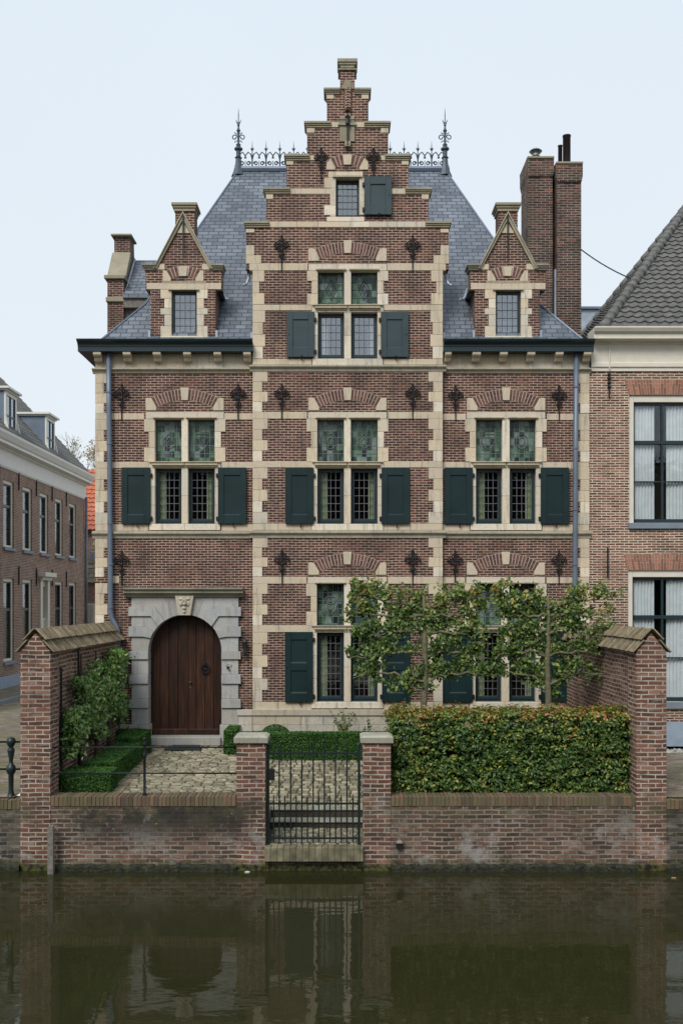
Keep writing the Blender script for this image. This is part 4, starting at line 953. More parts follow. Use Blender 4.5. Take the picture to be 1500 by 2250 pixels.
# --- entrance
def C0(x, h, pl=0): return (PX(407.5+x, pl), PZ(1431-h, pl))
Rr = 80.; polar = lambda a: (Rr*math.cos(R(a)), Rr*math.sin(R(a)))
J = [[(117, 0), (80, 0)], [(117, 32), (92, 32), polar(21)], [(117, 54), (86, 54), polar(32)], [(117, 77), (74, 77), polar(43)], [(117, 97), (66, 97), polar(56)], [(43, 119), polar(70)], [(20, 119), polar(80.5)]]
SUR = MB()
def arcpts(a0, a1, n=4): return [polar(a0+(a1-a0)*i/n) for i in range(n+1)]
angs = [0, 21, 32, 43, 56, 70, 80.5]
for sg in (-1, 1):
    for k in range(6):
        lo, hi = J[k], J[k+1]; pr = k in (1, 3); ext = 6 if pr else 0
        pts = [(lo[0][0]+ext if k < 5 else lo[0][0], lo[0][1])]+lo[1:-1]+arcpts(angs[k], angs[k+1])+list(reversed(hi[1:-1]))+[(hi[0][0]+ext if k < 4 else hi[0][0], hi[0][1])]
        if k == 4: pts.append((117, 119))
        pts = [C0(sg*x, h) for x, h in pts]
        SUR.prism(pts, -.10 if pr else -.06, .26)
    # jamb blocks below the spring, alternating
    pys = [(1431, 1448.5, 1), (1449, 1481, 0), (1481.5, 1502, 1), (1502.5, 1535, 0), (1535.5, 1555, 1), (1555.5, 1591, 0), (1591.5, 1636, 2)]
    for a, c, t in pys:
        w = (0, 5.5, 5)[t]; x0, x1 = 407.5+sg*80, 407.5+sg*(117+w); ff = (-.06, -.10, -.12)[t]
        if t == 2: x0 = 407.5+sg*77
        SUR.pbox(*sorted((x0, x1)), a, c, ff, .26, 0)
ds = SUR.build('door_surround', M['stone_g'], H, bevel=.007)
b = MB(); b.prism([C0(-13.2, 79), C0(-20.5, 122), C0(20.5, 122), C0(13.2, 79)], -.15, .2); b.build('keystone', M['stone_p'], ds, bevel=.006)
b = MB()
cxk, czk = PX(407.5), PZ(1325)
for (rx, rz_, ry_, ox, oz) in ((.075, .08, .05, 0, .01), (.045, .045, .05, 0, -.11), (.05, .03, .03, -.07, .09), (.05, .03, .03, .07, .09), (.035, .06, .03, -.08, -.02), (.035, .06, .03, .08, -.02), (.04, .03, .03, 0, -.19)):
    n = len(b.v); b.lathe([(math.sin(R(a)), math.cos(R(a))) for a in (5, 35, 65, 90, 115, 145, 175)], 0, 0, 10)
    for i in range(n, len(b.v)): x, y, z = b.v[i]; b.v[i] = (cxk+ox+x*rx, -.15+y*ry_, czk+oz+z*rz_)
b.tube([(cxk+.045*math.cos(t), -.2, czk+.015+.05*math.sin(t)) for t in np.linspace(0, 2*math.pi, 12)], .012, 5)
b.build('carved_shield', M['stone_p'], ds, smooth=True)
b = MB()
zt0 = PZ(1312, 0); hp = [(.1, zt0), (-.1, zt0), (-.13, zt0+.05), (-.2, zt0+.09), (-.2, zt0+.15), (-.25, zt0+.17), (-.25, zt0+.2), (.1, zt0+.215)]
b.prism(hp, PX(274, -.1), PX(534.5, -.1), 'x'); b.build('door_hood', M['stone_w'], H)
b = MB(); b.pbox(328, 487, 1617.5, 1636, -.2, .5, 0); b.build('door_step', M['stone_g'], H, bevel=.01)
# door leaf of vertical planks
DR = MB(); pl = .22
xs = np.linspace(-79.5, 79.5, 9); xs[4] = 1
for i in range(8):
    x0, x1 = xs[i]+.35, xs[i+1]-.35; n = 5
    top = [(x0+(x1-x0)*k/n, math.sqrt(max(0, 81.5**2-(x0+(x1-x0)*k/n)**2))) for k in range(n+1)]
    pts = [C0(x0, -174, 0)]+[C0(*t) for t in top]+[C0(x1, -174, 0)]
    DR.prism(pts, pl+random.uniform(0, .004), pl+.05)
door = DR.build('door', M['door'], H, bevel=.004)
b = MB(); b.prism([C0(-81, -190), C0(-81, 0)]+[C0(81.7*math.cos(R(a)), 81.7*math.sin(R(a))) for a in range(170, 9, -10)]+[C0(81, 0), C0(81, -190)], pl+.051, pl+.09); b.build('door_back', M['door'], door)
b = MB()
for (a, c) in ((-78, -1), (3, 78)):
    b.box(PX(407.5+a), PX(407.5+c), pl-.03, pl+.02, PZ(1616.5), PZ(1606)); b.prism([(pl-.03, PZ(1606)), (pl-.001, PZ(1603.5)), (pl-.001, PZ(1606))], PX(407.5+a), PX(407.5+c), 'x')
b.box(PX(407.5-.6), PX(407.5+3), pl-.02, pl+.02, PZ(1616), PZ(1352)); b.split('bottom_rail', M['door'], door, bevel=.004)
b = MB(); x, z = PX(448.5), PZ(1466); b.lathe([(.03, z+.03), (.035, z+.04), (.02, z+.06), (.03, z+.08), (.002, z+.11)], x, pl-.02, 8)
b.tube([(x+.082*math.sin(t), pl-.05, z-.04+.095*math.cos(t)) for t in np.linspace(0, 2*math.pi, 17)], .017, 6); b.tube([(x+.03*math.sin(t), pl-.05, z-.02+.035*math.cos(t)) for t in np.linspace(0, 2*math.pi, 11)], .012, 5)
b.build('door_knocker', M['iron'], door)
b = MB(); x, z = PX(415), PZ(1500); b.lathe([(.012, z-.012), (.028, z-.008), (.028, z+.012), (.012, z+.016)], x, pl-.05, 10); b.box(x-.008, x+.008, pl-.05, pl, z-.006, z+.006); b.box(x-.012, x+.012, pl-.006, pl, z-.13, z-.10); b.build('door_knob', M['steel'], door)
# lamp, bell
x = PX(539); Z = lambda p: PZ(p); y = -.14; b = MB()
b.lathe([(.055, Z(1424)), (.06, Z(1413)), (.075, Z(1410)), (.02, Z(1403)), (.02, Z(1400)), (.001, Z(1397))], x, y, 6); b.box(x-.015, x+.015, y, 0, Z(1416), Z(1411)); b.tube([(x, y, Z(1455)), (x, y, Z(1436))], .009, 5); b.tube([(x+.035, y+.02, Z(1452)), (x+.035, y+.02, Z(1436))], .007, 5)
lm = b.build('wall_lamp', M['iron'], H); b = MB(); b.lathe([(.035, Z(1437)), (.05, Z(1435)), (.052, Z(1424.5))], x, y, 6); b.build('lamp_glass', M['lampglass'], lm)
b = MB(); x, z = PX(502.5), PZ(1465); b.lathe([(.002, z-.055), (.03, z-.03), (.03, z), (.012, z+.02)], x, -.12, 8); b.box(x+.06, x+.075, -.068, -.059, z-.01, z+.05); b.tube([(x-.035+.0*t, -.1, z) for t in (0, 1)]+[(x-.03, -.1, z+.04), (x, -.1, z+.055), (x+.03, -.1, z+.04)], .006, 5); b.split('door_bell', M['iron'], H)

# ================================================================ PANTILE ROOFS
def pantiles(b, E0, E1, T0, T1, nrm, tw=.22, rh=.24, amp=.035, step=.035):
    E0, E1, T0, T1 = map(Vector, (E0, E1, T0, T1)); ax = (E1-E0).normalized(); Lw = (E1-E0).length
    o0 = (T0-E0).dot(ax); o1 = (T1-E0).dot(ax); up = (T0-E0)-ax*o0; Ls = up.length; upn = up.normalized(); nv = Vector(nrm).normalized()
    rows = int(Ls/rh); sub = 6; nu = int(Lw/tw*sub)
    for r in range(rows):
        t0, t1 = r/rows, (r+1)/rows; vs = []
        for (t, hgt) in ((t0, 0), (t0, step), (t1, .004)):
            a, c = o0*t, Lw+(o1-Lw)*t
            for i in range(nu+1):
                u = min(max(Lw*i/nu, a), c); ph = (u/tw) % 1
                w = amp*(math.sin(2*math.pi*ph)*.5+.5)**1.3 if ph < .75 else amp*.05
                sag = -.02*math.cos(2*math.pi*ph)*(1 if hgt > .01 else 0)
                vs.append(E0+ax*u+upn*(t*Ls+sag)+nv*((w if hgt else -.01)+hgt))
        m = nu+1; fs = [(k*m+i, k*m+i+1, (k+1)*m+i+1, (k+1)*m+i) for k in range(2) for i in range(nu)]
        b.add(vs, fs)
def hiptiles(b, P, Q, r=.11, seg=.3):
    P, Q = Vector(P), Vector(Q); n = int((Q-P).length/seg)
    for i in range(n):
        a, c = P.lerp(Q, i/n), P.lerp(Q, (i+1.12)/n); b.tube([a, a.lerp(c, .12), c], [r*1.12, r*1.08, r*.88], 8)

# ================================================================ RIGHT NEIGHBOUR
NR = empty('neighbour_house', (10, 0, 0), label='orange brown brick house with cream cornice and grey pantile hip roof on the right', category='house')
nx0 = 1294; rectw = [(nx0, 2050, 815, 1640)]
wins = [(1381, 1533, 868, 1149), (1378.5, 1535, 1253, 1542)]
holes = wins+[(w[0]+270, w[1]+270, w[2], w[3]) for w in wins]
yn = .02
px_wall(rectw, holes, yn, yn+.3).build('wall', M['brick_n'], NR)
b = MB(); xe = PX(2050, yn); b.box(PX(nx0, yn)+.001, PX(nx0, yn)+.3, yn+.301, 10, -.2, PZ(815, yn)); b.box(xe-.3, xe-.001, yn+.301, 10, -.2, PZ(815, yn)); b.box(PX(nx0, yn)+.301, xe-.301, 9.7, 10, -.2, PZ(815, yn)); b.split('side_wall', M['brick_n'], NR)
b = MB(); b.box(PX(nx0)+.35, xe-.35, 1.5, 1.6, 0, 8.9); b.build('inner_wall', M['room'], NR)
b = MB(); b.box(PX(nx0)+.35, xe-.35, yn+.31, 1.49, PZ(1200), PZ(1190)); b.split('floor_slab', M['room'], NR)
def big_window(x0, x1, p0, p1, sillp, bars):
    y = yn
    b = MB(); fw = 11; b.pbox(x0, x0+fw, p0, p1, y+.03, y+.2, y); b.pbox(x1-fw, x1, p0, p1, y+.03, y+.2, y); b.pbox(x0+fw, x1-fw, p0, p0+fw+4, y+.031, y+.2, y)
    o = b.build('window', M['cream'], NR, bevel=.006)
    gx0, gx1, gp0, gp1 = x0+fw, x1-fw, p0+fw+4, p1
    b = MB(); yy = y+.1; s = 5
    b.pbox(gx0, gx0+s-1, gp0, gp1, yy, yy+.06, y); b.pbox(gx1-s+1, gx1, gp0, gp1, yy, yy+.06, y); b.pbox(gx0+s, gx1-s, gp0, gp0+6, yy, yy+.06, y); b.pbox(gx0+s, gx1-s, gp1-9, gp1, yy-.02, yy+.06, y)
    xm = (gx0+gx1)/2; b.pbox(xm-2.3, xm+2.3, gp0+6, gp1-9, yy-.01, yy+.055, y)
    for (bp, th) in bars: b.pbox(gx0+s, gx1-s, bp-th, bp+th, yy-.02 if th > 2 else yy-.005, yy+.05, y)
    b.build('window_frame', M['frame'], o, bevel=.003)
    b = MB(); b.pbox(gx0+3, gx1-3, gp0+3, gp1-3, yy+.03, yy+.034, y); b.build('pane', M['glass'], o)
    for (a, c) in ((gx0+2, xm-15), (xm+12, gx1-2)): curtain(PX(a), PX(c), PZ(gp1), PZ(gp0), yy+.085, M['cw'], o, 7, .025)
    b = MB(); b.pbox(x0-2, x1+2, p1, sillp, y-.06, y+.2, y); b.build('window_sill', M['sillb'], o, bevel=.006)
    b = MB(); n = 26; tp = 33
    for i in range(n):
        f0, f1 = i/n, (i+1)/n-.06/n*3; tb = lambda f: x0-1+(x1-x0+2)*f; tt = lambda f: x0-9+(x1-x0+18)*f
        for (h0, h1) in ((0, .47), (.52, 1)) if i % 2 else ((0, .72), (.77, 1)):
            L2 = lambda f, h: (PX(tb(f)*(1-h)+tt(f)*h, y), PZ(p0-1-tp*h, y)); b.prism([L2(f0, h0), L2(f0, h1), L2(f1, h1), L2(f1, h0)], y-.012, y+.02)
    q = b.build('flat_arch', M['arch_n'], NR)
    b = MB(); b.prism([(PX(x0-1, y), PZ(p0, y)), (PX(x0-9, y), PZ(p0-34.5, y)), (PX(x1+9, y), PZ(p0-34.5, y)), (PX(x1+1, y), PZ(p0, y))], y-.006, y+.02); b.build('arch_mortar', M['mortar'], q)
for d in (0, 270):
    big_window(1381+d, 1533+d, 868, 1149, 1162, ((971, 4), (1057.5, 1.5))); big_window(1378.5+d, 1535+d, 1253, 1542, 1557, ((1356, 4), (1446, 1.5)))
b = MB(); b.pbox(nx0, 2050, 1586, 1640, yn-.03, yn+.1); b.split('plinth', M['blue'], NR)
yc = yn; zz = lambda p: PZ(p, yc)
b = MB(); b.prism([(yc+.1, zz(816)), (yc-.03, zz(816)), (yc-.03, zz(809)), (yc-.06, zz(807)), (yc-.06, zz(799)), (yc-.03, zz(797)), (yc-.03, zz(758)), (yc-.08, zz(756)), (yc-.08, zz(753)), (yc-.28, zz(751)), (yc-.28, zz(741)), (yc-.34, zz(737)), (yc-.38, zz(730)), (yc-.38, zz(727)), (yc+.3, zz(726))], PX(1297, yc), xe, 'x'); b.build('cornice', M['cream'], NR)
xc0 = PX(1331)-.12; ez3 = zz(728); apx = PX(1512, 5); apz = PZ(452, 5); ar = xe+.2-(apx-xc0)
b = MB()
pantiles(b, (xc0, -.2, ez3), (xe+.2, -.2, ez3), (apx, 5, apz), (ar, 5, apz), (0, -.68, .73))
pantiles(b, (xc0, 10.2, ez3), (xc0, -.2, ez3), (apx, 5, apz), (apx, 5, apz), (-.8, 0, .6))
b.add([(xc0, -.18, ez3-.02), (xe+.2, -.18, ez3-.02), (xe+.2, 10.2, ez3-.02), (xc0, 10.2, ez3-.02), (apx, 5, apz-.03), (ar, 5, apz-.03)], [(0,1,5,4), (1,2,5), (2,3,4,5), (3,0,4), (0,3,2,1)])
rf = b.build('roof', M['pan'], NR, smooth=False)
b = MB(); hiptiles(b, (xc0, -.2, ez3+.03), (apx, 5, apz+.05)); hiptiles(b, (xc0, 10.2, ez3+.03), (apx, 5, apz+.05)); hiptiles(b, (apx, 5, apz+.05), (ar, 5, apz+.05)); b.build('hip_tiles', M['pan'], rf, smooth=True)
b = MB(); b.box(PX(1300), xc0+.02, .4, 9.9, ez3-.35, ez3-.06); b.build('box_gutter', M['zincl'], NR)
for (px, p0, p1) in ((1337, 818, 873), (1333.5, 1203, 1268)):
    b = MB(); x = PX(px); b.tube([(x, yn-.04, PZ(p1)), (x, yn-.04, PZ(p0))], .022, 4, True)
    if p0 < 900:
        for k in range(4): b.lathe([(.02, PZ(p0+6+k*9)-.03), (.045, PZ(p0+6+k*9)), (.02, PZ(p0+6+k*9)+.03)], x, yn-.04, 6)
    b.build('wall_anchor', M['iron'], NR)
b = MB(); b.tube([(PX(1337), yn-.06, PZ(812)), (PX(1337), yn-.06, PZ(766))], .014, 5); b.build('anchor_rod', M['cream'], NR)
# flat roofed block between the houses
bk = empty('rear_annex', (7.2, 9, 0), label='small pale zinc clad annex behind the right chimney stack', category='annex')
b = MB(); b.box(PX(1270, 12), PX(1330, 12), 12, 16, 0, PZ(680, 12)); b.build('wall', M['zincl'], bk); b = MB(); b.box(PX(1268, 12), PX(1332, 12), 11.9, 16.1, PZ(680, 12)+.002, PZ(675, 12)); b.build('roof', M['zinc'], bk)
# cable
b = MB(); A_, B_ = Vector((PX(1277, YC), YC+.2, PZ(540, YC))), Vector((PX(1385, 3.2), 3.2, PZ(612, 3.2)))
b.tube([A_.lerp(B_, t)-Vector((0, 0, .12*t*(1-t)*2)) for t in np.linspace(0, 1, 8)], .016, 5)
b.build('cable', M['iron'], None, label='thin black cable slung from the brick chimney to the grey tiled roof', category='cable')

# ================================================================ LEFT STREET HOUSES
LX = -12.3
NL = empty('street_house', (-14, 20, 0), label='long brown brick house with white cornice and dormers along the left street', category='house')
def dY(px, X=LX): return -X*F/(CX-px)-D0
yA, yB_ = 4.0, dY(187)
zc0 = 8.15; ztop = 9.2
# fit: bottom of frieze (0,1015)->, cornice top 951 at x=0
wl = []; wy = [dY(8), dY(50), dY(89), dY(122), dY(153)]
first = dY(20); step_ = (dY(160)-dY(20))/4
lw = []
for k in range(-4, 5): lw.append(first+step_*k)
uz0, uz1, lz0, lz1 = 5.15, 7.62, .95, 4.02
hl = [];
for k, c in enumerate(lw):
    hl.append((c-.58, c+.58, uz0, uz1))
    if k != 6: hl.append((c-.58, c+.58, lz0, lz1))
dc = lw[6]; hl.append((dc-.62, dc+.62, .0, 4.05))
ys_ = [yA, yB_]+[v for h in hl for v in h[:2]]; zs_ = [-.1, zc0+.1]+[v for h in hl for v in h[2:]]
b = MB(); b.cells(ys_, zs_, lambda y, z: not any(h[0] < y < h[1] and h[2] < z < h[3] for h in hl), LX, LX-.3, 'x')
b.build('wall', M['brick_l'], NL)
b = MB(); b.box(LX-8, LX-.301, yB_-.3, yB_-.001, -.1, zc0+.1); b.box(LX-8, LX-.301, yA, yA+.3, -.1, zc0+.1)
b.prism([(LX-.3, zc0+.101), (LX-4.1, 13.7), (LX-8, zc0+.101)], yB_-.35, yB_-.1); b.split('end_wall', M['brick_l'], NL)
b = MB(); b.box(LX-1.5, LX-1.45, yA+.4, yB_-.4, 0, 8); b.build('inner_wall', M['room'], NL)
for h in hl:
    dr = h[2] < .5
    b = MB(); f = .13 if not dr else .28; xf = LX-.06
    b.box(xf-.1, xf if not dr else LX+.06, h[0]+.002, h[0]+f, h[2], h[3]); b.box(xf-.1, xf if not dr else LX+.06, h[1]-f, h[1]-.002, h[2], h[3]); b.box(xf-.099, xf-.001, h[0]+f, h[1]-f, h[3]-f, h[3]-.002); b.box(xf-.099, xf-.001, h[0]+f, h[1]-f, h[2], h[2]+.09)
    if dr: b.box(xf-.06, xf-.02, h[0]+f, h[1]-f, h[2]+.05, 2.35); b.box(xf-.08, xf+.01, h[0]+f, h[1]-f, 2.36, 2.46); b.box(LX+.001, LX+.3, h[0]-.18, h[1]+.18, h[3]+.12, h[3]+.3); b.box(LX+.001, LX+.15, h[0]-.08, h[1]+.08, h[3]-.02, h[3]+.119)
    o = b.build('doorway' if dr else 'window', M['cream'], NL, bevel=.006)
    gz = 2.47 if dr else h[2]+.09
    b = MB(); b.box(xf-.09, xf-.085, h[0]+f, h[1]-f, gz, h[3]-f); b.build('pane', M['glass'], o)
    if not dr:
        b = MB(); z2 = h[2]+(h[3]-h[2])*.62; b.box(xf-.084, xf-.03, h[0]+f, h[1]-f, z2-.05, z2+.05)
        for yy in (h[0]+f, h[1]-f-.05): b.box(xf-.084, xf-.03, yy, yy+.05, h[2]+.09, h[3]-f)
        b.box(xf-.083, xf-.035, h[0]+f, h[1]-f, h[3]-f-.05, h[3]-f); b.split('sash', M['frame'], o)
        b = MB(); b.box(LX-.1, LX+.08, h[0]-.05, h[1]+.05, h[2]-.12, h[2]-.003); b.build('window_sill', M['sillb'], o)
        q = curtain(0, 1, h[2], z2, 0, M['cw'], o, 5)
        me = q.data
        for v in me.vertices: x, y, z = v.co; v.co = (y*1, (x)*(h[1]-h[0]-.3), z)
        q.location = Vector((LX-.35, (h[0]+h[1])/2, h[2]))-WL[o]
for k in range(len(lw)-1):
    for z in (3.9, 7.5):
        b = MB(); yy = (lw[k]+lw[k+1])/2; b.box(LX+.01, LX+.05, yy-.025, yy+.025, z-.1, z+.6); b.build('wall_anchor', M['iron'], NL)
b = MB(); b.prism([(LX-.1, zc0-.13), (LX+.03, zc0-.13), (LX+.06, zc0-.05), (LX+.03, zc0-.02), (LX+.03, zc0+.5), (LX+.1, zc0+.55), (LX+.1, zc0+.6), (LX+.34, zc0+.64), (LX+.34, zc0+.74), (LX+.38, zc0+.78), (LX+.46, ztop-.08), (LX+.46, ztop), (LX-.1, ztop)], yA, yB_+.1, 'y')
b.build('cornice', M['white'], NL)
b = MB(); b.box(LX-.1, LX+.03, yA, yB_, -.1, .42); b.v = [(x+.015, y, z) for x, y, z in b.v]; b.split('plinth', M['blue'], NL)
b = MB(); pantiles(b, (LX+.3, yA, ztop-.0), (LX+.3, yB_+.15, ztop), (LX-4.1, yA, 13.9), (LX-4.1, yB_+.15, 13.9), (.73, 0, .68), tw=.26, rh=.3)
b.add([(LX+.28, yA, ztop-.03), (LX+.28, yB_+.15, ztop-.03), (LX-4.1, yB_+.15, 13.85), (LX-4.1, yA, 13.85), (LX-8, yA, ztop), (LX-8, yB_+.15, ztop)], [(0,1,2,3), (3,2,5,4)])
b.build('roof', M['pan'], NL)
for c in (dY(109, -12.45), dY(22, -12.45), dY(22, -12.45)-(dY(109, -12.45)-dY(22, -12.45))):
    hw = .62; z0, z1 = ztop+.0, ztop+1.75; xf = LX-.15
    b = MB(); b.prism([(xf, z0), (xf, z1), (xf-1.75, z1), (xf-.1, z0)], c-hw, c+hw, 'y'); o = b.build('dormer', M['blue'], NL)
    o.data.materials.clear(); o.data.materials.append(M['zinc'])
    b = MB(); b.box(xf-1.9, xf+.22, c-hw-.15, c+hw+.15, z1+.06, z1+.14); b.box(xf-1.8, xf+.12, c-hw-.08, c+hw+.08, z1, z1+.059); b.build('dormer_cornice', M['white'], o)
    b = MB(); b.box(xf+.001, xf+.06, c-hw, c-hw+.14, z0, z1-.001); b.box(xf+.001, xf+.06, c+hw-.14, c+hw, z0, z1-.001); b.box(xf+.002, xf+.059, c-hw+.14, c+hw-.14, z1-.14, z1-.001); b.box(xf+.002, xf+.059, c-hw+.14, c+hw-.14, z0, z0+.1)
    for s in (-1, 1): b.prism([(xf+.03, z0), (xf+.3, z0), (xf+.2, z0+.3), (xf+.1, z0+.7), (xf+.03, z0+.9)], c+s*(hw+.02), c+s*(hw+.07), 'y')
    b.split('dormer_frame', M['white'], o)
    b = MB(); b.box(xf+.01, xf+.02, c-hw+.14, c+hw-.14, z0+.1, z1-.14); b.build('pane', M['glassu'], o)
    b = MB(); b.box(xf+.021, xf+.05, c-.03, c+.03, z0+.1, z1-.14); b.box(xf+.022, xf+.045, c-hw+.14, c+hw-.14, z0+.85, z0+.9)
    for s in (-1, 1): b.box(*sorted((xf+.021, xf+.05)), *sorted((c+s*(hw-.14), c+s*(hw-.19))), z0+.1, z1-.14)
    b.split('sash', M['frame'], o)
b = MB(); b.tube([(LX+.1, yB_-.1, 0), (LX+.1, yB_-.1, zc0)], .06, 8); b.build('downpipe', M['zinc'], NL, smooth=True)
# red roofed house behind
yr_ = 31.0; NB = empty('red_roof_house', (PX(190, yr_), yr_, 0), label='small house with orange red pantile roof seen in the gap on the left', category='house')
xa, xb = PX(120, yr_), PX(330, yr_)
b = MB(); b.box(xa, xb, yr_+.3, yr_+7, -.1, PZ(1163, yr_)); b.prism([(yr_+.3, PZ(1163, yr_)), (yr_+3.6, PZ(1034, yr_+3)), (yr_+7, PZ(1163, yr_))], xa+.05, xb-.05, 'x'); b.build('wall', M['brick_l'], NB)
b = MB(); pantiles(b, (xa, yr_, PZ(1165, yr_)), (xb, yr_, PZ(1165, yr_)), (xa, yr_+3.6, PZ(1032, yr_+3)+.1), (xb, yr_+3.6, PZ(1032, yr_+3)+.1), (0, -.7, .7), tw=.26, rh=.36, amp=.05, step=.06); b.build('roof', M['panred'], NB)
ys3 = 28.5; NS = empty('lean_to_shed', (PX(190, ys3), ys3, 0), label='low brick outbuilding with dark mossy tiles below the orange red roof', category='outbuilding')
xa, xb = PX(186.5, ys3), PX(330, ys3)
b = MB(); b.box(xa, xb, ys3+.2, ys3+2.4, -.1, PZ(1281, ys3)); b.build('wall', M['brick_l'], NS)
b = MB(); pantiles(b, (xa-.1, ys3, PZ(1281, ys3)), (xb, ys3, PZ(1281, ys3)), (xa-.1, ys3+2.2, PZ(1190, ys3+2)), (xb, ys3+2.2, PZ(1190, ys3+2)), (0, -.7, .7), tw=.26, rh=.33); b.build('roof', M['captile'], NS)
b = MB(); b.box(xa+.05, xa+.5, ys3+.15, ys3+.21, PZ(1372, ys3), PZ(1326, ys3)); o = b.build('window', M['cream'], NS); b = MB(); b.box(xa+.1, xa+.38, ys3+.13, ys3+.149, PZ(1370, ys3), PZ(1329, ys3)); b.build('pane', M['glass'], o)
b = MB(); b.box(xa+.1, xa+1, ys3+.6, ys3+.66, PZ(1230, ys3), PZ(1212, ys3)); b.build('roof_light', M['zincl'], NS)

# ================================================================ GARDEN AND CANAL WALLS
def capped_wall(px0, px1, nm_label, inner):
    """end pier on the canal plus the wall running back to the house, with a ridge of tiles"""
    x0, x1 = PX(px0, Y1), PX(px1, Y1); xm = (x0+x1)/2; ez_, rz_ = 2.32, 2.66
    T = empty('garden_wall', (xm, Y1+2.5, -.1), label=nm_label, category='garden wall', group='tile capped garden side walls')
    b = MB(); b.box(x0, x1, Y1, Y1+.5, -1.6, ez_); b.prism([(x0, ez_+.001), (xm, rz_-.03), (x1, ez_+.001)], Y1, Y1+.5); b.build('pier', M['brick_p'], T)
    b = MB(); wi0, wi1 = x0+.06, x1-.06; b.box(wi0, wi1, Y1+.501, -.015, -.7, ez_); b.prism([(wi0, ez_+.001), (xm, rz_-.06), (wi1, ez_+.001)], Y1+.501, -.015); b.build('wall_run', M['brick_p'], T)
    b = MB(); ov = .055; sl = Vector((xm-(x0-ov), 0, rz_-ez_+.04)); 
    for sg in (-1, 1):
        e = Vector((x0-ov, 0, ez_-.02)) if sg < 0 else Vector((x1+ov, 0, ez_-.02)); rdg = Vector((xm, 0, rz_+.02)); up = rdg-e; nv = Vector((-sg*up.z*-1, 0, up.x*sg*-1)).normalized()
        if nv.z < 0: nv = -nv
        y = Y1-.04
        while y < -.03:
            w = .093
            for (t0, t1, h) in ((0, .56, .0), (.5, 1.0, .022)):
                jx = random.uniform(-.006, .012); sk = .035
                p = [e+up*t0+nv*(h+.012+jx), e+up*t1+nv*(h-.008+jx)]
                for (q0, q1) in ((p[0], p[1]),):
                    vs = []
                    for q in (q0, q1):
                        for dy in (0, w): 
                            for dn in (0, .02): vs.append((q.x+nv.x*dn, y+dy+(sk if q is q1 else 0)*.0, q.z+nv.z*dn+(.008 if dy == 0 else 0)))
                    b.add(vs, [(1,3,7,5), (0,4,6,2), (0,2,3,1), (4,5,7,6), (0,1,5,4), (2,6,7,3)])
            y += w+.006
    b.build('tile_cap', M['captile'], T)
    return T
capped_wall(45, 111, 'tile capped brick side wall on the left, with the glossy evergreen trained on it', 1)
capped_wall(1397, 1463, 'tile capped brick side wall on the right, beside the big hedge', -1)
Y_w = Y1+.012
def canal_wall(px0, px1, label, dpx=None, m='brick_w', pyt=1750, name='canal_wall', coph=23):
    x0, x1 = PX(px0, Y1), PX(px1, Y1); T = empty(name, ((x0+x1)/2, Y1+.15, WZ), label=label, category='canal wall')
    zt = PZ(pyt, Y1); b = MB(); b.box(x0, x1, Y_w, Y1+.36, -1.9, zt-.165); b.build('brick_wall', M[m], T)
    b = MB(); x = x0
    while x < x1-.01:
        w = min(random.uniform(.062, .074), x1-x); j = random.uniform(-.008, .008); b.box(x+.004, x+w-.003, Y_w-.012+j, Y1+.37, zt-.163, zt+random.uniform(-.008, .004)); x += w
    b.build('brick_coping', M['cop_brick'], T, bevel=.006)
    b = MB(); b.box(x0+.002, x1-.002, Y_w+.002, Y1+.355, zt-.164, zt-.02); b.build('coping_mortar', M['mortar_d'], T)
    n = 60; b = MB(); vs = []; fs = []
    for i in range(n+1):
        x = x0+(x1-x0)*i/n; o = random.uniform(.0, .035); zt2 = WZ+.115+random.uniform(-.03, .02); vs += [(x, Y_w-.05-o, -1.9), (x, Y_w-.05-o, zt2-.04), (x, Y_w+.01, zt2)]
    for i in range(n):
        for k in range(2): fs.append((3*i+k, 3*i+3+k, 3*i+4+k, 3*i+1+k))
    b.add(vs, fs); b.build('mossy_footing', M['footing'], T)
    return T
def copm(g=None):
    m, nt, b = newmat('mossy_coping_brick'); g = G(nt); r = g.n('ShaderNodeNewGeometry').outputs['Random Per Island']
    c = g.ramp(r, [(0, (.05, .038, .028)), (.5, (.12, .075, .05)), (.85, (.17, .11, .075)), (1, (.2, .09, .06))])
    c = g.mix(g.rng(g.noise(3.5, 5, rough=.65), .4, .62, .1, .8), c, (.105, .1, .045)); g.set(b.inputs['Base Color'], c); b.inputs['Roughness'].default_value = .9
    g.set(b.inputs['Normal'], g.bump(g.noise(40, 4), .6, .01)); return m
M['cop_brick'] = copm(); M['mortar_d'] = plain('dirty_mortar', (.13, .12, .085), .95, var=.3)
def footm():
    m, nt, b = newmat('algae_footing'); g = G(nt); c = g.ramp(g.noise(9, 5, rough=.7), [(.4, (.006, .007, .004)), (.6, (.02, .024, .008)), (.78, (.08, .082, .03))])
    g.set(b.inputs['Base Color'], c); b.inputs['Roughness'].default_value = .7; g.set(b.inputs['Normal'], g.bump(g.noise(25, 4), 1, .03)); return m
M['footing'] = footm()
canal_wall(111.3, 519.8, 'low soot stained canal wall carrying the thin iron rail, left of the gate')
cwr = canal_wall(858.3, 1396.7, 'low weathered canal wall under the beech hedge, right of the gate')
canal_wall(-700, 44.7, 'dark mossy quay wall at the left edge under the street railing', m='brick_d', pyt=1757)
canal_wall(1463.3, 2300, 'dark quay wall at the right edge beyond the tall brick pier', m='brick_d', pyt=1757)
b = MB(); x, z = PX(877, Y1), PZ(1857, Y1); b.tube([(x, Y_w+.1, z), (x, Y_w-.06, z)], .062, 10); o = b.build('drain_pipe', M['black'], cwr); b = MB(); b.prism([(x-.05, z+.045), (x-.035, z+.075), (x+.035, z+.075), (x+.05, z+.045)], Y_w-.08, Y_w); b.build('drain_lip', M['coping'], o)
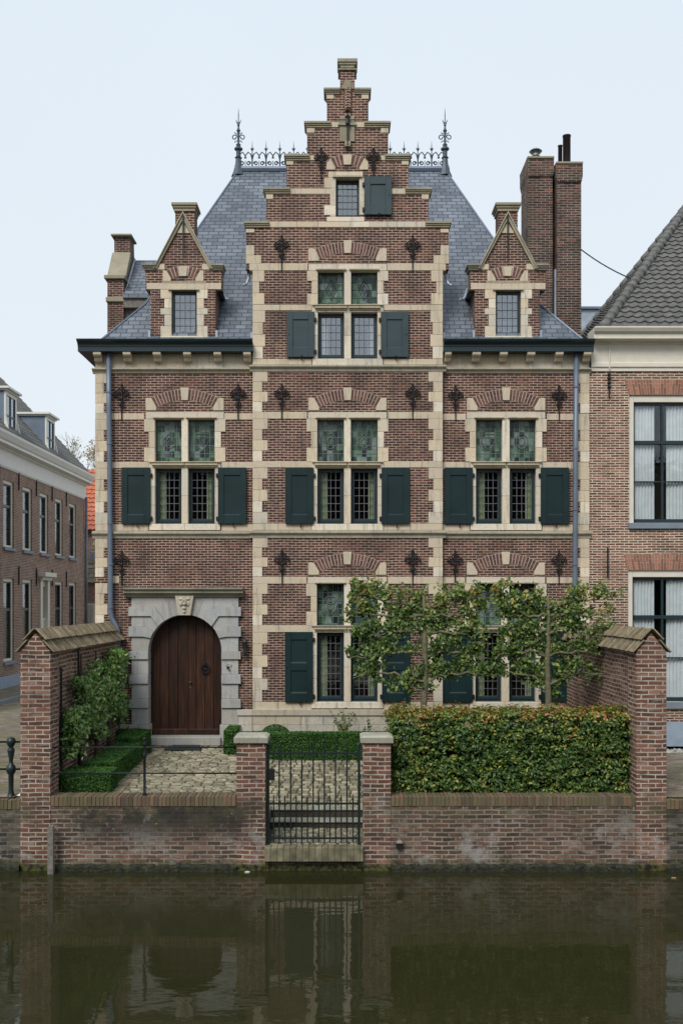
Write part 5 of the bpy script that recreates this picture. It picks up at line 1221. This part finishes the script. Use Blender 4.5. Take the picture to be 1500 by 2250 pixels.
# gate piers
for (p0, p1, lab) in ((520, 583, 'square brick gate pier with grey stone cap, on the rail side of the gate'), (797, 858, 'square brick gate pier with mossy stone cap, on the hedge side of the gate')):
    x0, x1 = PX(p0, Y1), PX(p1, Y1); T = empty('gate_pier', ((x0+x1)/2, Y1+.25, WZ), label=lab, category='gate pier', group='brick piers of the water gate')
    b = MB(); b.box(x0, x1, Y1-.004, Y1+.45, -1.9, PZ(1634, Y1)); b.build('brick_shaft', M['brick_p2'] if 'brick_p2' in M else M['brick_p'], T)
    zb, zt = PZ(1633, Y1), PZ(1618, Y1); e = .045; b = MB(); b.box(x0-e, x1+e, Y1-e, Y1+.45+e, zb+.001, zt-.02)
    a = (x0-e+.001, x1+e-.001, Y1-e+.001, Y1+.45+e-.001); xm, ym = (x0+x1)/2, Y1+.22; k = .05
    b.add([(a[0], a[2], zt-.019), (a[1], a[2], zt-.019), (a[1], a[3], zt-.019), (a[0], a[3], zt-.019), (a[0]+k, a[2]+k, zt+.012), (a[1]-k, a[2]+k, zt+.012), (a[1]-k, a[3]-k, zt+.012), (a[0]+k, a[3]-k, zt+.012)], [(0,1,5,4), (1,2,6,5), (2,3,7,6), (3,0,4,7), (4,5,6,7)])
    b.build('pier_cap', M['coping'], T, bevel=.008)
# gate sill
x0, x1 = PX(580.5, Y1-.12), PX(798, Y1-.12)
T = empty('gate_sill', ((x0+x1)/2, Y1, WZ), label='mossy brick threshold ledge above the water below the iron gate', category='sill')
b = MB(); b.box(PX(583.2, Y1), PX(796.8, Y1), Y1+.01, Y1+.3, -1.9, -1.13); b.build('brick_base', M['brick_w'], T)
b = MB(); x = x0
while x < x1-.01: w = min(.105, x1-x); b.box(x+.003, x+w-.003, Y1-.11, Y1+.14, -1.12, -.885+random.uniform(-.006, .004)); x += w
b.build('brick_ledge', M['ledge'], T, bevel=.008)
b = MB(); b.box(x0+.01, x1-.01, Y1-.1, Y1+.135, -1.115, -.9); b.build('ledge_mortar', M['mortar_d'], T)
# gate
gy = Y1+.1; T = empty('iron_gate', (PX(690, gy), gy, -.88), label='black wrought iron gate of vertical bars between the two brick piers', category='gate')
gx = lambda p: PX(p, gy); gz = lambda p: PZ(p, gy)
b = MB(); s = (1017-340)/8.
bars = [589, 613.5, 638.5, 663, 688, 712.5, 737, 762, 788.5]
for p in (bars[0], bars[-1]): b.box(gx(p)-.022, gx(p)+.022, gy-.022, gy+.022, gz(1857), gz(1636))
for p in (1655, 1765.5, 1842): b.box(gx(bars[0])+.022, gx(bars[-1])-.022, gy-.012, gy+.012, gz(p)-.016, gz(p)+.016)
for p in (bars[0], bars[-1]): b.lathe([(.03, gz(1637)), (.034, gz(1636)), (.02, gz(1634)), (.001, gz(1630))], gx(p), gy, 8)
for i in range(2): b.tube([(gx(bars[0]) if i == 0 else gx(bars[-1]), gy, gz(1825)), (gx(597) if i == 0 else gx(780), gy, gz(1838)), (gx(606) if i == 0 else gx(771), gy, gz(1842))], .01, 5)
b.build('gate_frame', M['irong'], T)
for p in bars[1:-1]: b = MB(); b.tube([(gx(p), gy, gz(1852)), (gx(p), gy, gz(1641)), (gx(p), gy, gz(1632))], [.0125, .0125, .002], 6); b.build('bar', M['irong'], T)
for i in range(8):
    p = (bars[i]+bars[i+1])/2; b = MB(); b.tube([(gx(p), gy, gz(1850)), (gx(p), gy, gz(1753)), (gx(p), gy, gz(1745))], [.0115, .0115, .002], 6); b.build('short_bar', M['irong'], T)
b = MB(); b.box(gx(591), gx(603), gy-.035, gy+.03, gz(1714), gz(1689)); b.tube([(gx(603), gy-.04, gz(1695)), (gx(611), gy-.04, gz(1696))], .014, 6); b.build('lock_box', M['iron'], T, bevel=.005)
# thin rail on the left wall
ry = Y1+.12; T = empty('iron_railing', (PX(318, ry), ry, PZ(1750, Y1)), label='thin black two bar railing with one knobbed post on the low garden wall', category='railing')
for p in (1642, 1699): b = MB(); b.tube([(PX(112, ry), ry, PZ(p, ry)), (PX(521, ry), ry, PZ(p, ry))], .0135, 8); b.build('rail', M['iron'], T, smooth=True)
def post(b, x, y, z0, z1, r):
    h = z1-z0; b.lathe([(r*1.6, z0), (r*1.6, z0+.03), (r, z0+.06), (r, z1-.3*h-.06), (r*1.5, z1-.3*h-.03), (r*1.5, z1-.3*h), (r, z1-.3*h+.03), (r*.95, z1-.14), (r*1.5, z1-.12), (r*1.0, z1-.1), (r*.8, z1-.07), (r*1.5, z1-.035), (r*1.1, z1-.008), (r*.2, z1)], x, y, 10)
b = MB(); post(b, PX(318, ry), ry, PZ(1750, Y1)-.005, PZ(1619, ry), .022); b.build('post', M['iron'], T, smooth=True)
# street railing far left
ry = Y1+.2; T = empty('street_railing', (PX(-100, ry), ry, -.11), label='cast iron street railing with stout turned posts at the left edge', category='railing')
for p in (1630, 1690): b = MB(); b.tube([(PX(-700, ry), ry, PZ(p, ry)), (PX(46, ry), ry, PZ(p, ry))], .017, 8); b.build('rail', M['irong'], T, smooth=True)
for px in (25, -235, -495):
    x = PX(px, ry); Z = lambda p: PZ(p, ry); b = MB()
    b.lathe([(.085, Z(1757)), (.085, Z(1752)), (.06, Z(1748)), (.05, Z(1742)), (.04, Z(1735)), (.045, Z(1702)), (.075, Z(1696)), (.082, Z(1690)), (.07, Z(1683)), (.035, Z(1678)), (.032, Z(1672)), (.06, Z(1650)), (.06, Z(1646)), (.032, Z(1642)), (.05, Z(1639)), (.075, Z(1633)), (.078, Z(1628)), (.06, Z(1622)), (.001, Z(1619))], x, ry, 12); b.build('post', M['irong'], T, smooth=True)
# mooring post
b = MB(); x = PX(113, Y1-.15); b.prism([(x-.045, -2.2), (x-.05, PZ(1818, Y1-.15)), (x-.02, PZ(1813, Y1-.15)), (x+.04, PZ(1814, Y1-.15)), (x+.045, PZ(1818, Y1-.15)), (x+.05, -2.2)], Y1-.2, Y1-.11)
for p in (1832, 1878): b.box(x-.012, x+.012, Y1-.208, Y1-.19, PZ(p, Y1-.2), PZ(p-4, Y1-.2))
b.build('mooring_post', M['woodgrey'], None, bevel=.006, label='weathered grey timber post standing in the water against the wall', category='post')
# small debris on the water line
for i, (px, py, lab) in enumerate(((543, 1917, 'tiny white scrap floating at the foot of the wall near the left gate pier'), (1478, 1930, 'tiny yellowish leaf floating at the right edge of the canal'))):
    y = -(EZ-WZ)*F/(CY-py)*1.0; y = (EZ-WZ)*F/(py-CY)-D0; x = PX(px, y); b = MB(); b.prism([(x-.04, y-.02), (x+.03, y-.03), (x+.05, y+.01), (x-.01, y+.03)], WZ+.004, WZ+.015, 'z')
    b.build('floating_scrap' if i == 0 else 'floating_leaf', M['white'] if i == 0 else M['autumn'], None, label=lab, category='scrap' if i == 0 else 'leaf')
# door mats
for (x0, x1, y0, y1, lab) in ((PX(383), PX(445), -.42, -.25, 'narrow black rubber mat lying against the door step'), (PX(362, -.7), PX(440, -.7), -.78, -.5, 'wider black door mat lying on the cobbles before the door step')):
    b = MB(); z = zg(x0, y0)+.03; b.box(x0, x1, y0, y1, z, z+.02)
    for k in range(14): b.box(x0+.02+(x1-x0-.04)*k/14, x0+.02+(x1-x0-.04)*(k+.5)/14, y0+.01, y1-.01, z+.021, z+.027)
    b.build('door_mat', M['mat'], None, label=lab, category='door mat')

# ================================================================ PLANTS
def hedge(name, boxes, dens, size, m, label, cat, amp=.03, core=.05, thick=.04, group=None, jit=.8, layer=0., tilt=0.):
    x = sum(q[0]+q[1] for q in boxes)/len(boxes)/2; y = min(q[2] for q in boxes)
    T = empty(name, (x, y, boxes[0][4]), label=label, category=cat)
    if group: T['group'] = group
    Ps, Ns = [], []
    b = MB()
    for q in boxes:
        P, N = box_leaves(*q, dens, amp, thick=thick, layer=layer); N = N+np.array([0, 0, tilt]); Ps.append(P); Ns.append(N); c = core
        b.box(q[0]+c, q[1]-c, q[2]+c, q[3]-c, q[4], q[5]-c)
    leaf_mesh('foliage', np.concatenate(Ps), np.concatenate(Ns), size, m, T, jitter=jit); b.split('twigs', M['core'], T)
    return T
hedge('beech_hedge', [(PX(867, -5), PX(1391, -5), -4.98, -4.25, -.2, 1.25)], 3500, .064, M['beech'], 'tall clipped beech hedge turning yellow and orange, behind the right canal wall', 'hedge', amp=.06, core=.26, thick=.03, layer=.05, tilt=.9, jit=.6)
hedge('box_hedge', [(-4.78, -4.18, -4.75, -4.3, -.15, .26)], 9000, .027, M['box'], 'short end block of low box hedge against the left garden wall', 'hedge', amp=.015, group=None) if False else None
hedge('box_hedge', [(-4.78, -3.93, -4.9, -4.35, -.15, .25), (-4.5, -4.0, -4.35, -1.9, -.12, .33), (-4.55, -4.08, -1.9, -.5, -.1, .42)], 8500, .03, M['box'], 'low clipped box hedge running from the thin rail back to the door', 'hedge', amp=.015, thick=.02)
hedge('box_hedge', [(PX(497, -1.3), PX(850, -1.3), -1.25, -.85, -.14, PZ(1611, -1.2)), (PX(494, -1.0), PX(520, -1.0), -1.2, -.25, -.1, PZ(1600, -.8))], 8500, .03, M['box'], 'low clipped box hedge in front of the house plinth behind the gate', 'hedge', amp=.015, thick=.02)
hedge('box_hedge', [(-5.0, -4.3, -.42, -.15, -.05, .38)], 8500, .03, M['box'], 'short dark box hedge under the downpipe left of the door', 'hedge', amp=.015, thick=.02)
# clipped ball
T = empty('topiary_ball', (PX(605, -.5), -.5, 0), label='rounded clipped box ball against the pale plinth', category='shrub')
n = 6000; d = rng.normal(0, 1, (n, 3)); d /= np.linalg.norm(d, axis=1)[:, None]; P = d*np.array([.34, .26, .3])*(1-np.abs(rng.normal(0, .06, (n, 1))))+np.array([PX(605, -.5), -.5, .22])
leaf_mesh('foliage', P, d, .03, M['box'], T); b = MB(); b.lathe([(.03, 0), (.04, .1), (.22, .12), (.28, .22), (.2, .38), (.02, .46)], PX(605, -.5), -.5, 10); b.build('twigs', M['core'], T)
# thin rose like shrubs by the plinth
def stem_shrub(px, wpx, ptop, label, y=-.45, n=9, leaves=26, parent=None):
    x = PX(px, y); zt = PZ(ptop, y); T = empty('leafy_shrub', (x, y, 0), label=label, category='shrub', group='open leafy shrubs by the plinth')
    b = MB(); P = []
    for i in range(n):
        a = random.uniform(-1, 1); top = Vector((x+a*wpx/100*.5, y+random.uniform(-.15, .15), zt*random.uniform(.6, 1))); mid = Vector((x+a*.06, y, zt*.5)); base = Vector((x+a*.03, y, 0))
        pts = [base, mid, top]; b.tube(pts, [.008, .006, .003], 4)
        for k in range(leaves): t = random.uniform(.25, 1); q = (base.lerp(mid, t*2) if t < .5 else mid.lerp(top, t*2-1)); P.append(q+Vector((random.gauss(0, .04), random.gauss(0, .04), random.gauss(0, .04))))
    b.build('stems', M['bark'], T); leaf_mesh('foliage', P, np.tile((0, -.6, .6), (len(P), 1)), .06, M['pear'], T)
stem_shrub(757, 62, 1557, 'open leafy shrub with thin stems rising against the plinth behind the gate')
stem_shrub(806, 36, 1578, 'smaller sparse shrub to the right of the taller one by the plinth', n=5, leaves=18)
# espalier trees
def espalier(px, span, label, dens, seed, sparse_right=None):
    random.seed(seed); y = F/117-D0; x0 = PX(px, y); T = empty('espalier_tree', (x0, y, -.05), label=label, category='tree', group='flat trained trees behind the hedge')
    zt = 3.25; b = MB(); pts = [(x0+random.uniform(-.015, .015), y+random.uniform(-.02, .02), z) for z in np.linspace(-.1, zt, 9)]
    b.tube(pts, [.075, .072, .068, .062, .058, .052, .045, .035, .02], 9); b.build('trunk', M['bark'], T, smooth=True)
    P = []; b = MB(); tw = MB()
    for lev, zz in enumerate((1.72, 2.15, 2.6, 3.0, 3.25)):
        for sg, w in ((-1, span[0]), (1, span[1])):
            n = 12; w = w*random.uniform(.92, 1.02); path = []
            for i in range(n+1):
                t = i/n; path.append(Vector((x0+sg*w*t, y+random.uniform(-.04, .04), zz+.10*math.sin(t*3+lev)+random.uniform(-.035, .035)-(.12*(1-t)**3))))
            b.tube(path, [.024*(1-i/n)+.008 for i in range(n+1)], 6)
            for s_ in range(int(w*11)):
                t = random.uniform(.03, 1.0); k = min(n-1, int(t*n)); q = path[k].lerp(path[k+1], t*n-k)
                up = random.choice((1, 1, 1, -1)); e = q+Vector((random.gauss(0, .12), random.gauss(0, .06), up*random.uniform(.08, .3)))
                mid = q.lerp(e, .5)+Vector((random.gauss(0, .03), 0, .02)); tw.tube([q, mid, e], [.007, .005, .003], 4)
                dn = dens if not (sg > 0 and sparse_right and t*w > sparse_right) else dens*.45
                for _ in range(int(dn*2.3)):
                    c = q.lerp(e, random.uniform(.1, 1.1)); P.append(c+Vector((random.gauss(0, .06), abs(random.gauss(0, .1))-.03, random.gauss(0, .06))))
    b.add(tw.v, tw.f); b.build('limbs', M['bark'], T, smooth=True)
    P = np.array([tuple(p) for p in P]); leaf_mesh('foliage', P, np.tile((0, -1., .5), (len(P), 1)), .088, M['pear'], T, jitter=.7, wid=.62)
espalier(932, (1.42, 1.2), 'espalier tree standing left of the other, its crown spreading across the middle ground floor window', 24, 5)
espalier(1203, (1.1, 1.3), 'espalier tree nearer the right garden wall, its crown thinning out at the right', 24, 9, .65)
# evergreen trained on the left garden wall
random.seed(21)
T = empty('wall_shrub', (-4.72, -3, -.05), label='glossy evergreen trained flat on the left garden wall', category='shrub')
xw = PX(111, Y1)-.06+.02; P = []; b = MB()
for y0 in (-3.7, -2.6, -1.6):
    b.tube([(xw+.1, y0, -.1), (xw+.12, y0+.03, .8), (xw+.1, y0+.02, 1.8), (xw+.1, y0, 2.2)], [.045, .04, .03, .015], 7)
for k in range(46000//6):
    yy = random.uniform(-4.75, -.6); t = (yy+4.75)/4.15
    lo = .62+.18*math.sin(yy*3)+.1*t; hi = 1.72+.45*t+.13*math.sin(yy*4.1+1)
    if t < .13: hi = 1.3
    z = random.uniform(lo, hi)
    gap = math.sin(yy*3.3+z*2.2)+math.sin(z*5.1-yy*1.7)
    if gap > .95 and random.random() < .8: continue
    P.append((xw+.06+abs(random.gauss(.1, .09)), yy, z))
for y0 in (-4.4, -3.2, -2.1, -1.2):
    for z in (.9, 1.3, 1.7): b.tube([(xw+.08, y0-.5, z+random.uniform(-.05, .05)), (xw+.09, y0, z), (xw+.08, y0+.6, z+random.uniform(-.05, .1))], .012, 5)
b.build('stems', M['barkd'], T)
P = np.array(P); leaf_mesh('foliage', P, np.tile((1., -.4, .4), (len(P), 1)), .1, M['laurel'], T, jitter=.6, wid=.5)
b = MB()
for (yy, zt) in ((-4.72, 1.95), (-3.62, 2.25)): b.box(xw+.02, xw+.05, yy-.015, yy+.015, -.1, zt); b.lathe([(.001, zt), (.035, zt+.03), (.001, zt+.09)], xw+.035, yy, 6)
b.split('iron_stake', M['irong'], T)
# bedding between the wall and the box hedge
n = 2600; P = np.stack([rng.uniform(-4.8, -4.5, n), rng.uniform(-4.2, -.6, n), rng.uniform(-.1, .18, n)], 1)
leaf_mesh('bedding_plants', P, np.tile((0, -.3, 1.), (n, 1)), .06, M['laurel'], None, kind='stuff', label='dark low leaves filling the bed under the trained evergreen', category='ground cover')
# background trees
def bare_tree(px, y, ztop, label, leaves=None, seed=3):
    random.seed(seed); x = PX(px, y); T = empty('bare_tree' if not leaves else 'autumn_tree', (x, y, -.1), label=label, category='tree'); b = MB(); tips = []
    def grow(p, d, L_, r, lv):
        q = p+d*L_; b.tube([p, p.lerp(q, .5)+Vector((random.gauss(0, .04), 0, random.gauss(0, .04)))*L_, q], [r, r*.85, r*.65], 5)
        if lv == 0: tips.append(q); return
        for _ in range(3 if lv > 1 else 4):
            nd = (d+Vector((random.gauss(0, .45), random.gauss(0, .45), random.gauss(.05, .3)))).normalized(); grow(q, nd, L_*random.uniform(.6, .8), r*.6, lv-1)
    b.tube([(x, y, -.1), (x, y, ztop*.3)], [.22, .16], 7); tk = b; tr = b.build('trunk', M['barkd'], T); b = MB()
    grow(Vector((x, y, ztop*.3)), Vector((0, 0, 1)), ztop*.24, .13, 5); b.build('branches', M['bark'], T)
    if leaves: P = np.repeat(np.array([tuple(t) for t in tips]), leaves, 0); P = P+rng.normal(0, .25, P.shape); leaf_mesh('foliage', P, np.tile((0, -1., 0), (len(P), 1)), .2, M['autumn'], T)
bare_tree(172, 46, 13.8, 'bare branched tree top rising behind the street house roof', None, 4)
bare_tree(207, 52, 14.2, 'tree with faded yellow leaves just left of the house corner', 5, 8)

n = 90; P = np.stack([rng.uniform(-3.8, .3, n), rng.uniform(-3.3, -.9, n), np.zeros(n)], 1); P[:, 0] = np.where(rng.random(n) < .6, rng.uniform(-3.85, -3.3, n), P[:, 0]); P[:, 2] = [zg(x, y)+.022 for x, y, _ in P]
leaf_mesh('fallen_leaves', P, np.tile((0, 0, 1.), (n, 1)), .05, M['pear'], None, jitter=.15, kind='stuff', label='few small fallen leaves on the courtyard cobbles', category='leaves')
# gravel strip beside the right house and small paving
n = 900; b = MB()
for i in range(n):
    x, y, r = random.uniform(5.5, 11), random.uniform(-.55, -.05), random.uniform(.02, .045); z = -.095
    b.add([(x-r, y-r*.8, z), (x+r, y-r*.7, z), (x+r*.8, y+r, z), (x-r*.7, y+r*.8, z), (x, y, z+r*1.1)], [(0,1,4), (1,2,4), (2,3,4), (3,0,4)])
b.build('gravel_strip', M['gravel'], None, kind='stuff', label='pale pebbles along the foot of the right house', category='gravel')
# trees and houses of the opposite bank, which the windows mirror
n = 30000; P = np.stack([rng.uniform(-40, 40, n), rng.uniform(-50, -46, n), rng.random(n)**.85*12.5], 1); P[:, 2] += lump(P, .25, 1.0)
leaf_mesh('far_trees', P, np.tile((0, 1., 0), (n, 1)), 1.5, M['core'], None, kind='stuff', label='dark mass of trees on the opposite bank behind the viewer', category='trees')
